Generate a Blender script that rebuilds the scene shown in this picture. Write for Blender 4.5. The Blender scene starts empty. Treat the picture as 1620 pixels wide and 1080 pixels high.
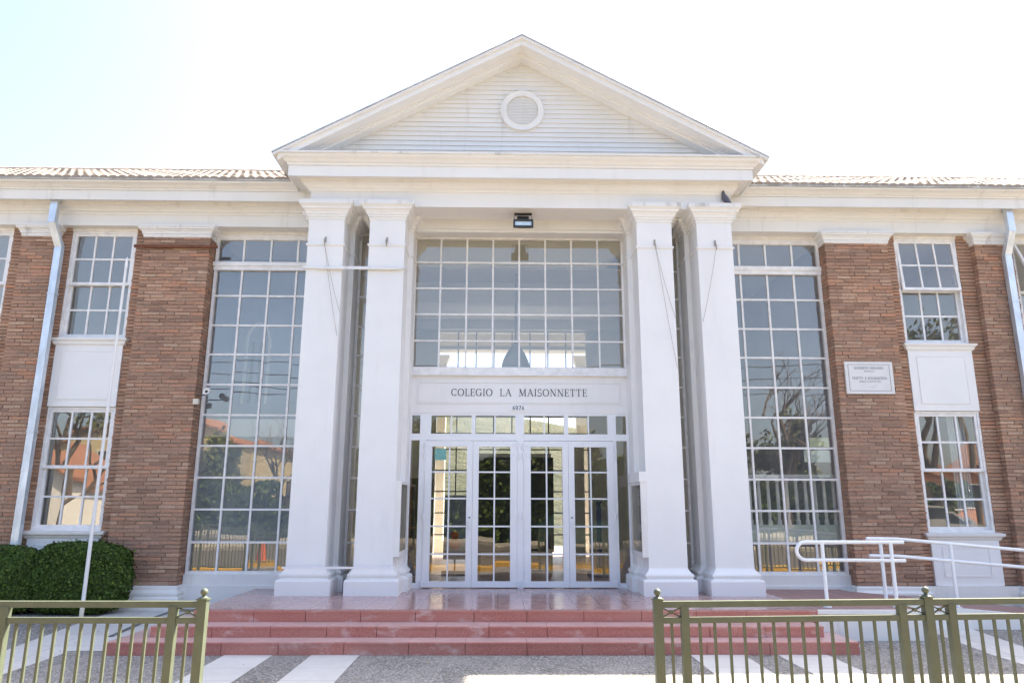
import bpy, math, random
from mathutils import Vector, Matrix
random.seed(7)
R = math.radians
S = bpy.context.scene
COL = S.collection

# ------------------------------------------------------------------ camera, sky, sun, exposure
CAM = (-0.3094, -10.2371, 1.1718)
cd = bpy.data.cameras.new('camera'); cam = bpy.data.objects.new('camera', cd); COL.objects.link(cam)
cd.sensor_width = 36; cd.lens = 1147.19 / 1620 * 36; cd.clip_end = 2000; cd.clip_start = .05
P_, Y_, RO_ = .2223, .0172, .0028
fw = Vector((math.sin(Y_)*math.cos(P_), math.cos(Y_)*math.cos(P_), math.sin(P_)))
rt0 = Vector((math.cos(Y_), -math.sin(Y_), 0)); up0 = rt0.cross(fw)
rt = rt0*math.cos(RO_) + up0*math.sin(RO_); up = up0*math.cos(RO_) - rt0*math.sin(RO_)
cam.matrix_world = Matrix(((rt.x, up.x, -fw.x, CAM[0]), (rt.y, up.y, -fw.y, CAM[1]), (rt.z, up.z, -fw.z, CAM[2]), (0, 0, 0, 1)))
S.camera = cam

SUN = Vector((4.2, 3.02, 6.45)).normalized()
EL = math.asin(SUN.z); AZ = math.atan2(SUN.x, SUN.y)          # azimuth from +Y towards +X
w = bpy.data.worlds.new('World'); S.world = w; w.use_nodes = True
nt = w.node_tree; bg = nt.nodes['Background']
sk = nt.nodes.new('ShaderNodeTexSky'); sk.sky_type = 'NISHITA'; sk.sun_disc = False
sk.sun_elevation = EL; sk.sun_rotation = AZ; sk.altitude = 550; sk.air_density = .8; sk.dust_density = 6.0; sk.ozone_density = .6
hs = nt.nodes.new('ShaderNodeHueSaturation'); hs.inputs['Saturation'].default_value = .98
nt.links.new(sk.outputs[0], hs.inputs['Color']); nt.links.new(hs.outputs[0], bg.inputs[0]); bg.inputs[1].default_value = .13
sl = bpy.data.lights.new('sun', 'SUN'); sl.energy = 5.0; sl.angle = R(.55); sl.color = (1, .89, .71)
so = bpy.data.objects.new('sun', sl); COL.objects.link(so)
so.rotation_euler = (-SUN).to_track_quat('-Z', 'Y').to_euler()
S.view_settings.view_transform = 'Standard'; S.view_settings.look = 'None'; S.view_settings.gamma = 1
S.view_settings.exposure = 2.17
S.cycles.max_bounces = 10; S.cycles.transparent_max_bounces = 16; S.cycles.diffuse_bounces = 5
S.cycles.glossy_bounces = 4; S.cycles.sample_clamp_indirect = 6; S.cycles.use_denoising = True
S.cycles.caustics_reflective = False; S.cycles.caustics_refractive = False

# ------------------------------------------------------------------ materials
MATS = {}
def nodes(name):
    m = bpy.data.materials.new(name); m.use_nodes = True; MATS[name] = m
    t = m.node_tree; b = t.nodes['Principled BSDF']
    return m, t, b
def N(t, typ, **kw):
    n = t.nodes.new(typ)
    for k, v in kw.items():
        if hasattr(n, k): setattr(n, k, v)
        else: n.inputs[k.replace('_', ' ')].default_value = v
    return n
def ramp(t, fac, stops):
    r = t.nodes.new('ShaderNodeValToRGB'); e = r.color_ramp.elements
    while len(e) < len(stops): e.new(.5)
    for i, (p, c) in enumerate(stops):
        e[i].position = p; e[i].color = (*c, 1) if len(c) == 3 else c
    t.links.new(fac, r.inputs[0]); return r.outputs[0]
def noise(t, scale, detail=4, rough=.55, vec=None, stretch=None):
    n = t.nodes.new('ShaderNodeTexNoise'); n.inputs['Scale'].default_value = scale
    n.inputs['Detail'].default_value = detail; n.inputs['Roughness'].default_value = rough
    tc = t.nodes.new('ShaderNodeNewGeometry')
    src = tc.outputs['Position']
    if stretch:
        mp = t.nodes.new('ShaderNodeMapping'); mp.inputs['Scale'].default_value = stretch
        t.links.new(src, mp.inputs[0]); src = mp.outputs[0]
    t.links.new(src, n.inputs['Vector']); return n
def bump(t, b, h, s=.3, d=.01):
    bp = t.nodes.new('ShaderNodeBump'); bp.inputs['Strength'].default_value = s; bp.inputs['Distance'].default_value = d
    t.links.new(h, bp.inputs['Height']); t.links.new(bp.outputs[0], b.inputs['Normal'])
def mixc(t, f, a, c):
    m = t.nodes.new('ShaderNodeMix'); m.data_type = 'RGBA'
    for s_, v in ((0, f), (6, a), (7, c)):
        if hasattr(v, 'is_linked'): t.links.new(v, m.inputs[s_])
        else: m.inputs[s_].default_value = v if s_ == 0 else (*v, 1)
    return m.outputs[2]

def plain(name, col, rough=.6, var=.12, scale=6, metal=0, bmp=0, spec=None, stretch=None):
    m, t, b = nodes(name)
    n = noise(t, scale, 5, .6, stretch=stretch)
    lo = tuple(c*(1-var) for c in col); hi = tuple(min(1, c*(1+var)) for c in col)
    t.links.new(ramp(t, n.outputs[0], [(.3, lo), (.7, hi)]), b.inputs['Base Color'])
    b.inputs['Roughness'].default_value = rough; b.inputs['Metallic'].default_value = metal
    if bmp: bump(t, b, noise(t, scale*8, 4).outputs[0], bmp, .004)
    return m

def white_paint(name, col, dirt, stain):
    m, t, b = nodes(name)
    big = noise(t, 1.3, 5, .6); streak = noise(t, 5, 6, .65, stretch=(1, 1, .12)); fine = noise(t, 38, 5, .7)
    c1 = ramp(t, big.outputs[0], [(.35, tuple(c*.95 for c in col)), (.65, col)])
    f1 = ramp(t, streak.outputs[0], [(.56, (0, 0, 0)), (.8, (1, 1, 1))])
    ml = t.nodes.new('ShaderNodeMath'); ml.operation = 'MULTIPLY'; ml.inputs[1].default_value = dirt
    t.links.new(f1, ml.inputs[0])
    c2 = mixc(t, ml.outputs[0], c1, stain)
    f2 = ramp(t, fine.outputs[0], [(.70, (0, 0, 0)), (.76, (1, 1, 1))])
    m2 = t.nodes.new('ShaderNodeMath'); m2.operation = 'MULTIPLY'; m2.inputs[1].default_value = dirt*.8
    t.links.new(f2, m2.inputs[0])
    t.links.new(mixc(t, m2.outputs[0], c2, tuple(s*.6 for s in stain)), b.inputs['Base Color'])
    b.inputs['Roughness'].default_value = .55
    bump(t, b, fine.outputs[0], .12, .003)
    return m
white_paint('white_paint', (.82, .81, .795), .22, (.52, .49, .44))
white_paint('worn_white_paint', (.79, .775, .745), .5, (.44, .40, .35))
white_paint('peeling_paint', (.78, .77, .75), .8, (.22, .20, .18))
plain('white_plastic', (.82, .83, .85), .3, .02, 3)
plain('cream_paint', (.68, .63, .52), .6, .06, 3)
plain('sash_paint', (.80, .785, .77), .5, .1, 9)

def brick():
    m, t, b = nodes('brick')
    g = t.nodes.new('ShaderNodeNewGeometry')
    c = ramp(t, g.outputs['Random Per Island'], [(0, (.27, .155, .105)), (.15, (.39, .225, .145)), (.4, (.46, .275, .18)), (.6, (.36, .225, .158)), (.75, (.49, .25, .15)), (.9, (.53, .36, .25)), (1, (.53, .25, .145))])
    n = noise(t, 26, 6, .7); n2 = noise(t, .9, 4, .6)
    c2 = mixc(t, ramp(t, n.outputs[0], [(.45, (0, 0, 0)), (.72, (.55, .55, .55))]), c, (.16, .105, .08))
    c3 = mixc(t, ramp(t, n2.outputs[0], [(.42, (0, 0, 0)), (.7, (.45, .45, .45))]), c2, (.22, .15, .12))
    n3 = noise(t, 9, 6, .8)
    c4 = mixc(t, ramp(t, n3.outputs[0], [(.66, (0, 0, 0)), (.76, (.5, .5, .5))]), c3, (.55, .47, .40))
    t.links.new(c4, b.inputs['Base Color']); b.inputs['Roughness'].default_value = .9
    bump(t, b, n.outputs[0], .6, .008)
brick()
plain('mortar', (.27, .195, .15), .95, .3, 12, bmp=.4)

def glass(name, ior, tint, rough=0.0, film_haze=0.0, film_haze_col=(.5, .55, .53)):
    m = bpy.data.materials.new(name); m.use_nodes = True; MATS[name] = m; t = m.node_tree
    t.nodes.remove(t.nodes['Principled BSDF']); out = t.nodes['Material Output']
    r0 = ((ior-1)/(ior+1))**2                      # same reflectance from either side of the thin pane (Schlick)
    ge = t.nodes.new('ShaderNodeNewGeometry'); dt = t.nodes.new('ShaderNodeVectorMath'); dt.operation = 'DOT_PRODUCT'
    t.links.new(ge.outputs['Incoming'], dt.inputs[0]); t.links.new(ge.outputs['Normal'], dt.inputs[1])
    def mth(op, a, b=None):
        n_ = t.nodes.new('ShaderNodeMath'); n_.operation = op
        for i_, v_ in enumerate((a, b)):
            if v_ is None: continue
            if hasattr(v_, 'is_linked'): t.links.new(v_, n_.inputs[i_])
            else: n_.inputs[i_].default_value = v_
        return n_.outputs[0]
    fres = mth('ADD', mth('MULTIPLY', mth('POWER', mth('SUBTRACT', 1.0, mth('ABSOLUTE', dt.outputs['Value'])), 5.0), 1-r0), r0)
    tr = t.nodes.new('ShaderNodeBsdfTransparent'); tr.inputs[0].default_value = (*tint, 1)
    gl = t.nodes.new('ShaderNodeBsdfGlossy'); gl.inputs['Roughness'].default_value = rough; gl.inputs[0].default_value = (1, .94, .84, 1)
    n = noise(t, 1.1, 2, .4); bp = t.nodes.new('ShaderNodeBump'); bp.inputs['Strength'].default_value = .07; bp.inputs['Distance'].default_value = .03
    t.links.new(n.outputs[0], bp.inputs['Height']); t.links.new(bp.outputs[0], gl.inputs['Normal'])
    mx = t.nodes.new('ShaderNodeMixShader'); t.links.new(fres, mx.inputs[0])
    base = tr.outputs[0]
    df = t.nodes.new('ShaderNodeBsdfDiffuse'); df.inputs[0].default_value = (*film_haze_col, 1)
    m0 = t.nodes.new('ShaderNodeMixShader')
    nd = noise(t, 2.2, 5, .65)
    mr = t.nodes.new('ShaderNodeMapRange'); mr.inputs[1].default_value = .3; mr.inputs[2].default_value = .75
    mr.inputs[3].default_value = film_haze*.6; mr.inputs[4].default_value = film_haze*1.4+.012
    t.links.new(nd.outputs[0], mr.inputs[0]); t.links.new(mr.outputs[0], m0.inputs[0])
    t.links.new(base, m0.inputs[1]); t.links.new(df.outputs[0], m0.inputs[2]); base = m0.outputs[0]
    t.links.new(base, mx.inputs[1]); t.links.new(gl.outputs[0], mx.inputs[2]); t.links.new(mx.outputs[0], out.inputs[0])
    return m
glass('glass', 2.45, (.88, .89, .87), 0, .12, (.56, .55, .52))  # part dust, part painted haze that brightens the dim panes
glass('hazy_glass', 2.1, (.6, .66, .65), .0, .42, (.36, .40, .40))
glass('door_glass', 1.95, (.88, .90, .89))

def translucent():
    m = bpy.data.materials.new('skylight_panel'); m.use_nodes = True; MATS['skylight_panel'] = m; t = m.node_tree
    t.nodes.remove(t.nodes['Principled BSDF']); a = t.nodes.new('ShaderNodeBsdfTranslucent'); a.inputs[0].default_value = (.16, .155, .135, 1)  # translucent stuff of the panel added to bring light into the hall
    t.links.new(a.outputs[0], t.nodes['Material Output'].inputs[0])
translucent()
def terrazzo():
    m, t, b = nodes('red_terrazzo')
    n = noise(t, 60, 5, .7); p = noise(t, 2.2, 6, .65, stretch=(1, 1, 2.0)); q = noise(t, .9, 3)
    c = ramp(t, n.outputs[0], [(.3, (.33, .10, .075)), (.55, (.45, .17, .135)), (.75, (.54, .27, .22))])
    c = mixc(t, ramp(t, q.outputs[0], [(.4, (0, 0, 0)), (.7, (.6, .6, .6))]), c, (.50, .25, .205))
    c = mixc(t, ramp(t, p.outputs[0], [(.56, (0, 0, 0)), (.68, (.65, .65, .65))]), c, (.66, .52, .48))
    t.links.new(c, b.inputs['Base Color']); b.inputs['Roughness'].default_value = .55
    bump(t, b, n.outputs[0], .15, .002)
terrazzo()
def tiles(name, c1, c2, c3, sx, sy, rough):
    m, t, b = nodes(name)
    g = t.nodes.new('ShaderNodeNewGeometry'); br = t.nodes.new('ShaderNodeTexBrick'); br.offset = 0
    br.inputs['Scale'].default_value = 1; br.inputs['Brick Width'].default_value = sx; br.inputs['Row Height'].default_value = sy
    br.inputs['Mortar Size'].default_value = .006; br.inputs['Mortar Smooth'].default_value = .3
    for i, c in enumerate((c1, c2, c3)): br.inputs[i+1].default_value = (*c, 1)
    t.links.new(g.outputs['Position'], br.inputs['Vector'])
    n = noise(t, 5, 5, .65)
    t.links.new(mixc(t, ramp(t, n.outputs[0], [(.35, (0, 0, 0)), (.75, (.5, .5, .5))]), br.outputs[0], tuple(x*1.25 for x in c1)), b.inputs['Base Color'])
    t.links.new(ramp(t, n.outputs[0], [(.3, (rough,)*3), (.7, (rough*1.8,)*3)]), b.inputs['Roughness'])
    return m
tiles('porch_tiles', (.38, .235, .22), (.42, .265, .25), (.24, .155, .15), .31, .31, .13)
plain('step_tread', (.50, .345, .33), .32, .14, 2.5)
tiles('ramp_tiles', (.30, .19, .17), (.33, .20, .19), (.16, .11, .10), .2, .2, .5)
tiles('hall_tiles', (.28, .16, .14), (.31, .19, .17), (.15, .1, .1), .4, .4, .25)
def gravel():
    m, t, b = nodes('pebble_paving')
    g = t.nodes.new('ShaderNodeNewGeometry'); v = t.nodes.new('ShaderNodeTexVoronoi'); v.inputs['Scale'].default_value = 42
    t.links.new(g.outputs['Position'], v.inputs['Vector'])
    n = noise(t, 1.6, 6, .7); n2 = noise(t, 30, 4, .7)
    c = ramp(t, v.outputs['Color'], [(.1, (.12, .118, .112)), (.5, (.28, .272, .256)), (.9, (.46, .44, .41))])
    c = mixc(t, ramp(t, v.outputs['Distance'], [(.25, (0, 0, 0)), (.75, (.75, .75, .75))]), c, (.10, .098, .092))
    c = mixc(t, ramp(t, n.outputs[0], [(.4, (0, 0, 0)), (.72, (.65, .65, .65))]), c, (.33, .322, .305))
    t.links.new(c, b.inputs['Base Color']); b.inputs['Roughness'].default_value = .85
    inv = t.nodes.new('ShaderNodeMath'); inv.operation = 'SUBTRACT'; inv.inputs[0].default_value = 1
    t.links.new(v.outputs['Distance'], inv.inputs[1]); bump(t, b, inv.outputs[0], .8, .02)
gravel()
def concrete_slab():
    m, t, b = nodes('pale_paving')
    g = t.nodes.new('ShaderNodeNewGeometry'); br = t.nodes.new('ShaderNodeTexBrick'); br.offset = .0
    br.inputs['Scale'].default_value = 1; br.inputs['Brick Width'].default_value = 1.3; br.inputs['Row Height'].default_value = .52
    br.inputs['Mortar Size'].default_value = .005
    for i, c in enumerate(((.50, .50, .485), (.56, .56, .54), (.30, .30, .29))): br.inputs[i+1].default_value = (*c, 1)
    t.links.new(g.outputs['Position'], br.inputs['Vector']); n = noise(t, 4, 6, .7)
    t.links.new(mixc(t, ramp(t, n.outputs[0], [(.4, (0, 0, 0)), (.75, (.5, .5, .5))]), br.outputs[0], (.40, .395, .38)), b.inputs['Base Color'])
    b.inputs['Roughness'].default_value = .8
concrete_slab()
plain('dark_paving', (.12, .12, .12), .9, .3, 8)
plain('asphalt', (.095, .088, .078), .9, .2, 4, bmp=.3)
plain('dry_leaf', (.34, .24, .11), .8, .5, 30)
plain('roof_felt', (.018, .016, .015), .95, .2, 8)  # near-black colour stands in for the shade between roof tiles
plain('yellow_paint', (.55, .32, .03), .6, .15, 3)
plain('concrete', (.32, .30, .26), .85, .2, 2, bmp=.3)
plain('fence_green', (.094, .114, .078), .45, .12, 10)
plain('galvanised', (.62, .68, .74), .42, .18, 7, metal=.55, stretch=(1, 1, .4))
plain('flashing', (.48, .49, .50), .5, .35, 4, metal=.5)
plain('rust', (.16, .055, .025), .8, .35, 14)
plain('black_plastic', (.03, .03, .03), .45, .2, 8)
plain('dark_wood', (.06, .04, .03), .6, .3, 5)
plain('lamp_reflector', (.65, .66, .60), .25, .1, 6, metal=.7)
plain('interior_wall', (.66, .65, .60), .8, .06, 1)
plain('interior_blue_wall', (.30, .345, .44), .8, .12, .8)
plain('ceiling_white', (.78, .77, .74), .8, .04, 1)
plain('dark_board', (.025, .022, .02), .6, .5, 2)
plain('felt_board', (.05, .06, .075), .9, .2, 8)
plain('frosted_panel', (.60, .68, .65), .4, .05, 3)
plain('paper', (.80, .80, .78), .7, .04, 4)
plain('cyan_paper', (.28, .62, .62), .6, .05, 4)
plain('yellow_green_paper', (.62, .68, .45), .6, .08, 4)
plain('red_plastic', (.55, .06, .035), .5, .15, 6)
plain('blue_paint', (.035, .05, .16), .5, .15, 6)
plain('letter_black', (.02, .02, .022), .5, .1, 9)
plain('letter_grey', (.23, .23, .25), .6, .1, 9)
plain('marble', (.70, .69, .67), .35, .05, 5)
plain('cord', (.34, .31, .27), .8, .2, 20)
plain('curtain', (.62, .68, .72), .8, .06, 6)
plain('stone_grey', (.30, .33, .36), .6, .15, 4)
plain('bark', (.105, .08, .06), .9, .35, 8, bmp=.6)
plain('wood_trim', (.30, .11, .04), .6, .25, 3)
plain('cream_wall', (.46, .38, .22), .8, .06, .5)
plain('orange_wall', (.50, .20, .07), .8, .1, .7)
plain('white_wall', (.70, .69, .66), .8, .06, .7)
plain('clay_roof', (.26, .12, .07), .85, .25, 3)
plain('dark_glass', (.02, .025, .03), .08, .1, 2)
plain('car_green', (.03, .075, .065), .2, .08, 2)
plain('car_silver', (.42, .43, .44), .22, .05, 2, metal=.5)
plain('tyre', (.02, .02, .02), .8, .2, 9)
plain('hull_orange', (.42, .08, .02), .5, .08, 6)
plain('pigeon', (.10, .105, .14), .6, .35, 30)
plain('pigeon_feet', (.35, .10, .09), .6, .1, 30)

def leaf(name, a, b_, c_):
    m, t, b = nodes(name)
    g = t.nodes.new('ShaderNodeNewGeometry')
    n = noise(t, 3.5, 3, .6)
    c = ramp(t, g.outputs['Random Per Island'], [(0, a), (.55, b_), (.9, c_), (1, tuple(v*1.5 for v in c_))])
    t.links.new(mixc(t, ramp(t, n.outputs[0], [(.35, (0, 0, 0)), (.7, (.6, .6, .6))]), c, tuple(x*1.5 for x in b_)), b.inputs['Base Color'])
    b.inputs['Roughness'].default_value = .6; b.inputs['Specular IOR Level'].default_value = .2
    b.inputs['Subsurface Weight'].default_value = 0
    return m
leaf('hedge_leaf', (.016, .030, .006), (.038, .070, .012), (.085, .130, .020))
leaf('tree_leaf', (.05, .065, .015), (.085, .10, .025), (.14, .15, .04))
def scrub():
    m, t, b = nodes('scrub_hill')
    n = noise(t, .35, 8, .75); n2 = noise(t, 1.8, 6, .7)
    c = ramp(t, n.outputs[0], [(.3, (.03, .042, .02)), (.5, (.07, .072, .042)), (.7, (.125, .112, .08))])
    c = mixc(t, ramp(t, n2.outputs[0], [(.45, (0, 0, 0)), (.7, (.8, .8, .8))]), c, (.035, .045, .018))
    t.links.new(c, b.inputs['Base Color']); b.inputs['Roughness'].default_value = .95; bump(t, b, n2.outputs[0], 1, .5)
scrub()
def rooftile():
    m, t, b = nodes('roof_tile')
    n = noise(t, 1.2, 5, .7); n2 = noise(t, 14, 4, .7)
    c = ramp(t, n2.outputs[0], [(.3, (.27, .22, .18)), (.7, (.36, .305, .25))])
    t.links.new(mixc(t, ramp(t, n.outputs[0], [(.4, (0, 0, 0)), (.7, (.5, .5, .5))]), c, (.31, .27, .235)), b.inputs['Base Color'])
    b.inputs['Roughness'].default_value = .85
rooftile()

# ------------------------------------------------------------------ mesh helpers
class MB:
    def __init__(s): s.v = []; s.f = []
    def box(s, x0, x1, y0, y1, z0, z1):
        i = len(s.v)
        s.v += [(x0, y0, z0), (x1, y0, z0), (x1, y1, z0), (x0, y1, z0), (x0, y0, z1), (x1, y0, z1), (x1, y1, z1), (x0, y1, z1)]
        s.f += [(i, i+3, i+2, i+1), (i+4, i+5, i+6, i+7), (i, i+1, i+5, i+4), (i+1, i+2, i+6, i+5), (i+2, i+3, i+7, i+6), (i+3, i, i+4, i+7)]
        return s
    def bar(s, a, b, w_, h_, upv=(0, 0, 1)):
        a = Vector(a); b = Vector(b); d = (b-a).normalized(); u = Vector(upv)
        if abs(d.dot(u)) > .98: u = Vector((0, 1, 0))
        r = d.cross(u).normalized(); u = r.cross(d)
        i = len(s.v)
        for p in (a, b):
            for (sx, sy) in ((-1, -1), (1, -1), (1, 1), (-1, 1)): s.v.append(tuple(p + r*sx*w_/2 + u*sy*h_/2))
        s.f += [(i, i+1, i+2, i+3), (i+7, i+6, i+5, i+4)] + [(i+k, i+4+k, i+4+(k+1) % 4, i+(k+1) % 4) for k in range(4)]
        return s
    def prism(s, pts, axis, a0, a1):
        """extrude polygon pts (2D) along axis: 'y' -> pts are (x,z); 'x' -> (y,z); 'z' -> (x,y)"""
        i = len(s.v); n = len(pts)
        def mk(p, a): return {'y': (p[0], a, p[1]), 'x': (a, p[0], p[1]), 'z': (p[0], p[1], a)}[axis]
        s.v += [mk(p, a0) for p in pts] + [mk(p, a1) for p in pts]
        s.f += [tuple(range(i, i+n)), tuple(range(i+2*n-1, i+n-1, -1))]
        s.f += [(i+k, i+n+k, i+n+(k+1) % n, i+(k+1) % n) for k in range(n)]
        return s
    def tube(s, path, r, n=8, cap=True):
        path = [Vector(p) for p in path]; rs = r if isinstance(r, (list, tuple)) else [r]*len(path)
        base = len(s.v); u = None
        for k, p in enumerate(path):
            d = (path[min(k+1, len(path)-1)] - path[max(k-1, 0)]).normalized()
            if u is None: u = d.orthogonal().normalized()
            u = (u - d*u.dot(d)).normalized(); v_ = d.cross(u)
            for j in range(n):
                a = 2*math.pi*j/n; s.v.append(tuple(p + (u*math.cos(a) + v_*math.sin(a))*rs[k]))
        for k in range(len(path)-1):
            for j in range(n):
                a = base+k*n+j; b = base+k*n+(j+1) % n; s.f.append((a, b, b+n, a+n))
        if cap:
            s.f.append(tuple(base+j for j in reversed(range(n)))); e = base+(len(path)-1)*n; s.f.append(tuple(e+j for j in range(n)))
        return s
    def lathe(s, c, prof, n=20, axis='z'):
        b = len(s.v)
        for r, h in prof:
            for j in range(n):
                a = 2*math.pi*j/n; x, y = r*math.cos(a), r*math.sin(a)
                s.v.append((c[0]+x, c[1]+y, c[2]+h) if axis == 'z' else (c[0]+x, c[1]+h, c[2]+y))
        for k in range(len(prof)-1):
            for j in range(n):
                a = b+k*n+j; q = b+k*n+(j+1) % n; s.f.append((a, q, q+n, a+n))
        return s
    def sweep(s, path, prof, closed=False, caps=True):
        """horizontal path (x,y) with the body on its left; profile = (outward offset, z)"""
        n = len(path); m = len(prof); b = len(s.v)
        def nrm(a, c):
            dx, dy = c[0]-a[0], c[1]-a[1]; l = math.hypot(dx, dy); return (dy/l, -dx/l)
        mit = []
        for i in range(n):
            ns = []
            if i > 0 or closed: ns.append(nrm(path[i-1], path[i]))
            if i < n-1 or closed: ns.append(nrm(path[i], path[(i+1) % n]))
            if len(ns) == 1: mit.append(ns[0])
            else:
                x, y = ns[0][0]+ns[1][0], ns[0][1]+ns[1][1]; k = 1+ns[0][0]*ns[1][0]+ns[0][1]*ns[1][1]
                mit.append((x/k, y/k))
        for (o, z) in prof:
            for i in range(n): s.v.append((path[i][0]+mit[i][0]*o, path[i][1]+mit[i][1]*o, z))
        for k in range(m-1):
            for i in range(n if closed else n-1):
                a = b+k*n+i; c = b+k*n+(i+1) % n; s.f.append((a, c, c+n, a+n))
        if caps:
            s.f.append(tuple(b+i for i in reversed(range(n)))); s.f.append(tuple(b+(m-1)*n+i for i in range(n)))
        return s
    def quad(s, a, b, c, d):
        i = len(s.v); s.v += [a, b, c, d]; s.f.append((i, i+1, i+2, i+3)); return s
    def build(s, name, mat, parent=None, smooth=False):
        me = bpy.data.meshes.new(name); me.from_pydata(s.v, [], s.f); me.update()
        me.materials.append(MATS[mat] if isinstance(mat, str) else mat)
        if smooth:
            for p in me.polygons: p.use_smooth = True
            me.set_sharp_from_angle(angle=R(40)) if hasattr(me, 'set_sharp_from_angle') else None
        o = bpy.data.objects.new(name, me); COL.objects.link(o)
        if parent is not None:
            o.parent = parent; l = WL.get(parent, (0, 0, 0)); o.location = (-l[0], -l[1], -l[2])
        return o
WL = {}
def tag(o, label=None, cat=None, group=None, kind=None):
    for k, v in (('label', label), ('category', cat), ('group', group), ('kind', kind)):
        if v: o[k] = v
    return o
def thing(name, loc, label, cat, group=None):
    o = bpy.data.objects.new(name, None); COL.objects.link(o); o.location = loc; WL[o] = loc; o.empty_display_size = .2
    return tag(o, label, cat, group)

G = -.38
def gz(y): return G if y < -2 else (G + .05*(y+2) if y < 0 else -.28)

# ------------------------------------------------------------------ ground, road, hills
def ground_sheet(x0, x1, ys, dz, name, mat):
    mb = MB()
    for a, b in zip(ys[:-1], ys[1:]): mb.quad((x0, a, gz(a)+dz), (x1, a, gz(a)+dz), (x1, b, gz(b)+dz), (x0, b, gz(b)+dz))
    return tag(mb.build(name, mat), kind='structure')
ground_sheet(-300, 300, [-300, -18, -6.05, -2, -1, 0, 8, 300], -.12 if False else 0, 'ground', 'pebble_paving')
MBS = MB()
def strip(x0, x1, y0, y1):
    ys = sorted({y0, y1} | {y for y in (-2, 0) if y0 < y < y1})
    for a, b in zip(ys[:-1], ys[1:]): MBS.quad((x0, a, gz(a)+.004), (x1, a, gz(a)+.004), (x1, b, gz(b)+.004), (x0, b, gz(b)+.004))
for a, b in ((-3.2, -2.69), (-2.285, -1.774), (1.745, 2.32), (2.685, 3.22)): strip(a, b, -4.9, -1.6)
strip(-5.62, -4.93, -4.9, .5); strip(-4.93, -4.2, -1.80, .5)
strip(-12, -5.62, -.30, -.10)
strip(5.0, 5.6, -4.9, .5)
tag(MBS.build('pale_pavement', 'pale_paving'), kind='structure')
fl_ = MB(); rl = random.Random(21)
for _ in range(170):
    x = rl.uniform(-9, 9); y = rl.uniform(-5, .2)
    if -4.6 < x < 9 and y > -2.1: continue
    l = rl.uniform(.008, .022); a_ = rl.uniform(0, 6.28); z = gz(y)+.009
    c_, s_ = math.cos(a_)*l, math.sin(a_)*l
    fl_.quad((x-c_, y-s_, z), (x+s_*.5, y-c_*.5, z+.006), (x+c_, y+s_, z+.002), (x-s_*.5, y+c_*.5, z+.004))
tag(fl_.build('fallen_leaves', 'dry_leaf'), kind='stuff')
d_ = MB(); 
for a, b in ((-1.15, 0), (0, .5)): d_.quad((-4.87, a, gz(a)+.008), (-4.80, a, gz(a)+.008), (-4.80, b, gz(b)+.008), (-4.87, b, gz(b)+.008))
tag(d_.build('pavement_joint', 'dark_paving'), kind='structure')
tag(MB().box(-80, 80, -17, -7.3, -.5, G+.004-.0).build('road', 'asphalt'), kind='structure')
tag(MB().box(-80, 80, -7.3, -6.6, -.5, G+.10).build('kerb', 'yellow_paint'), kind='structure')
tag(MB().box(-80, 80, -20.5, -17, -.5, G+.13).build('pavement', 'concrete'), kind='structure')
def hills(name, y0, y1, hmax, x0=-120, x1=120, back=False, seed=3):
    rnd = random.Random(seed); mb = MB(); nx, ny = 60, 12
    ph = [rnd.uniform(0, 6.28) for _ in range(6)]
    for j in range(ny+1):
        for i in range(nx+1):
            x = x0+(x1-x0)*i/nx; t = j/ny; y = y0+(y1-y0)*t
            h = hmax*(math.sin(t*math.pi/2))*(.75+.16*math.sin(x*.05+ph[0])+.09*math.sin(x*.13+ph[1])) + rnd.uniform(-.25, .25)*min(1, t*4)
            mb.v.append((x, y, G-.15+max(-.2, h)))
    for j in range(ny):
        for i in range(nx):
            a = j*(nx+1)+i; mb.f.append((a, a+1, a+nx+2, a+nx+1))
    return tag(mb.build(name, 'scrub_hill', smooth=True), kind='structure')
hills('hill', -70, -170, 11, seed=4); hills('hillside', 17, 60, 11.5, seed=9)

# ------------------------------------------------------------------ the school building
B = thing('school_building', (0, 2, G), 'long two storey brick school with white columned portico, pediment and tall gridded windows', 'school')
LBL = {}
CX = (-2.909, -2.0, 2.0, 2.909)
SW, PW, YP, YB = .264, .335, .47, .90

def tpath(x):
    return [(x-PW, YB), (x-PW, YP), (x-SW, YP), (x-SW, 0), (x+SW, 0), (x+SW, YP), (x+PW, YP), (x+PW, YB)]
BASE = [(.10, .0), (.10, .18), (.088, .203), (.052, .212), (.048, .222), (.062, .236), (.068, .255), (.06, .277), (.045, .283), (.03, .30), (.012, .325), (0, .35)]
CAP = [(0, 5.335), (.012, 5.34), (.012, 5.375), (.03, 5.38), (.03, 5.408), (.045, 5.413), (.05, 5.44), (.075, 5.478), (.095, 5.487), (.095, 5.51), (.113, 5.53), (.131, 5.545), (.131, 5.607)]
for x in CX:
    c = MB().sweep(tpath(x), [(0, .34), (0, 5.36)]).build('column', 'white_paint', B)
    MB().sweep(tpath(x), BASE).build('base', 'white_paint', c)
    MB().sweep(tpath(x), CAP[:-1]).build('capital', 'white_paint', c)
    MB().sweep(tpath(x), [(.120, 5.5452), (.133, 5.5452), (.133, 5.609), (.1, 5.612)]).build('abacus', 'peeling_paint', c)
    MB().sweep(tpath(x), [(-.01, 4.918), (.014, 4.925), (.02, 4.94), (.02, 4.955), (0, 4.962), (-.01, 4.962)]).build('necking_ring', 'white_paint', c)

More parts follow.
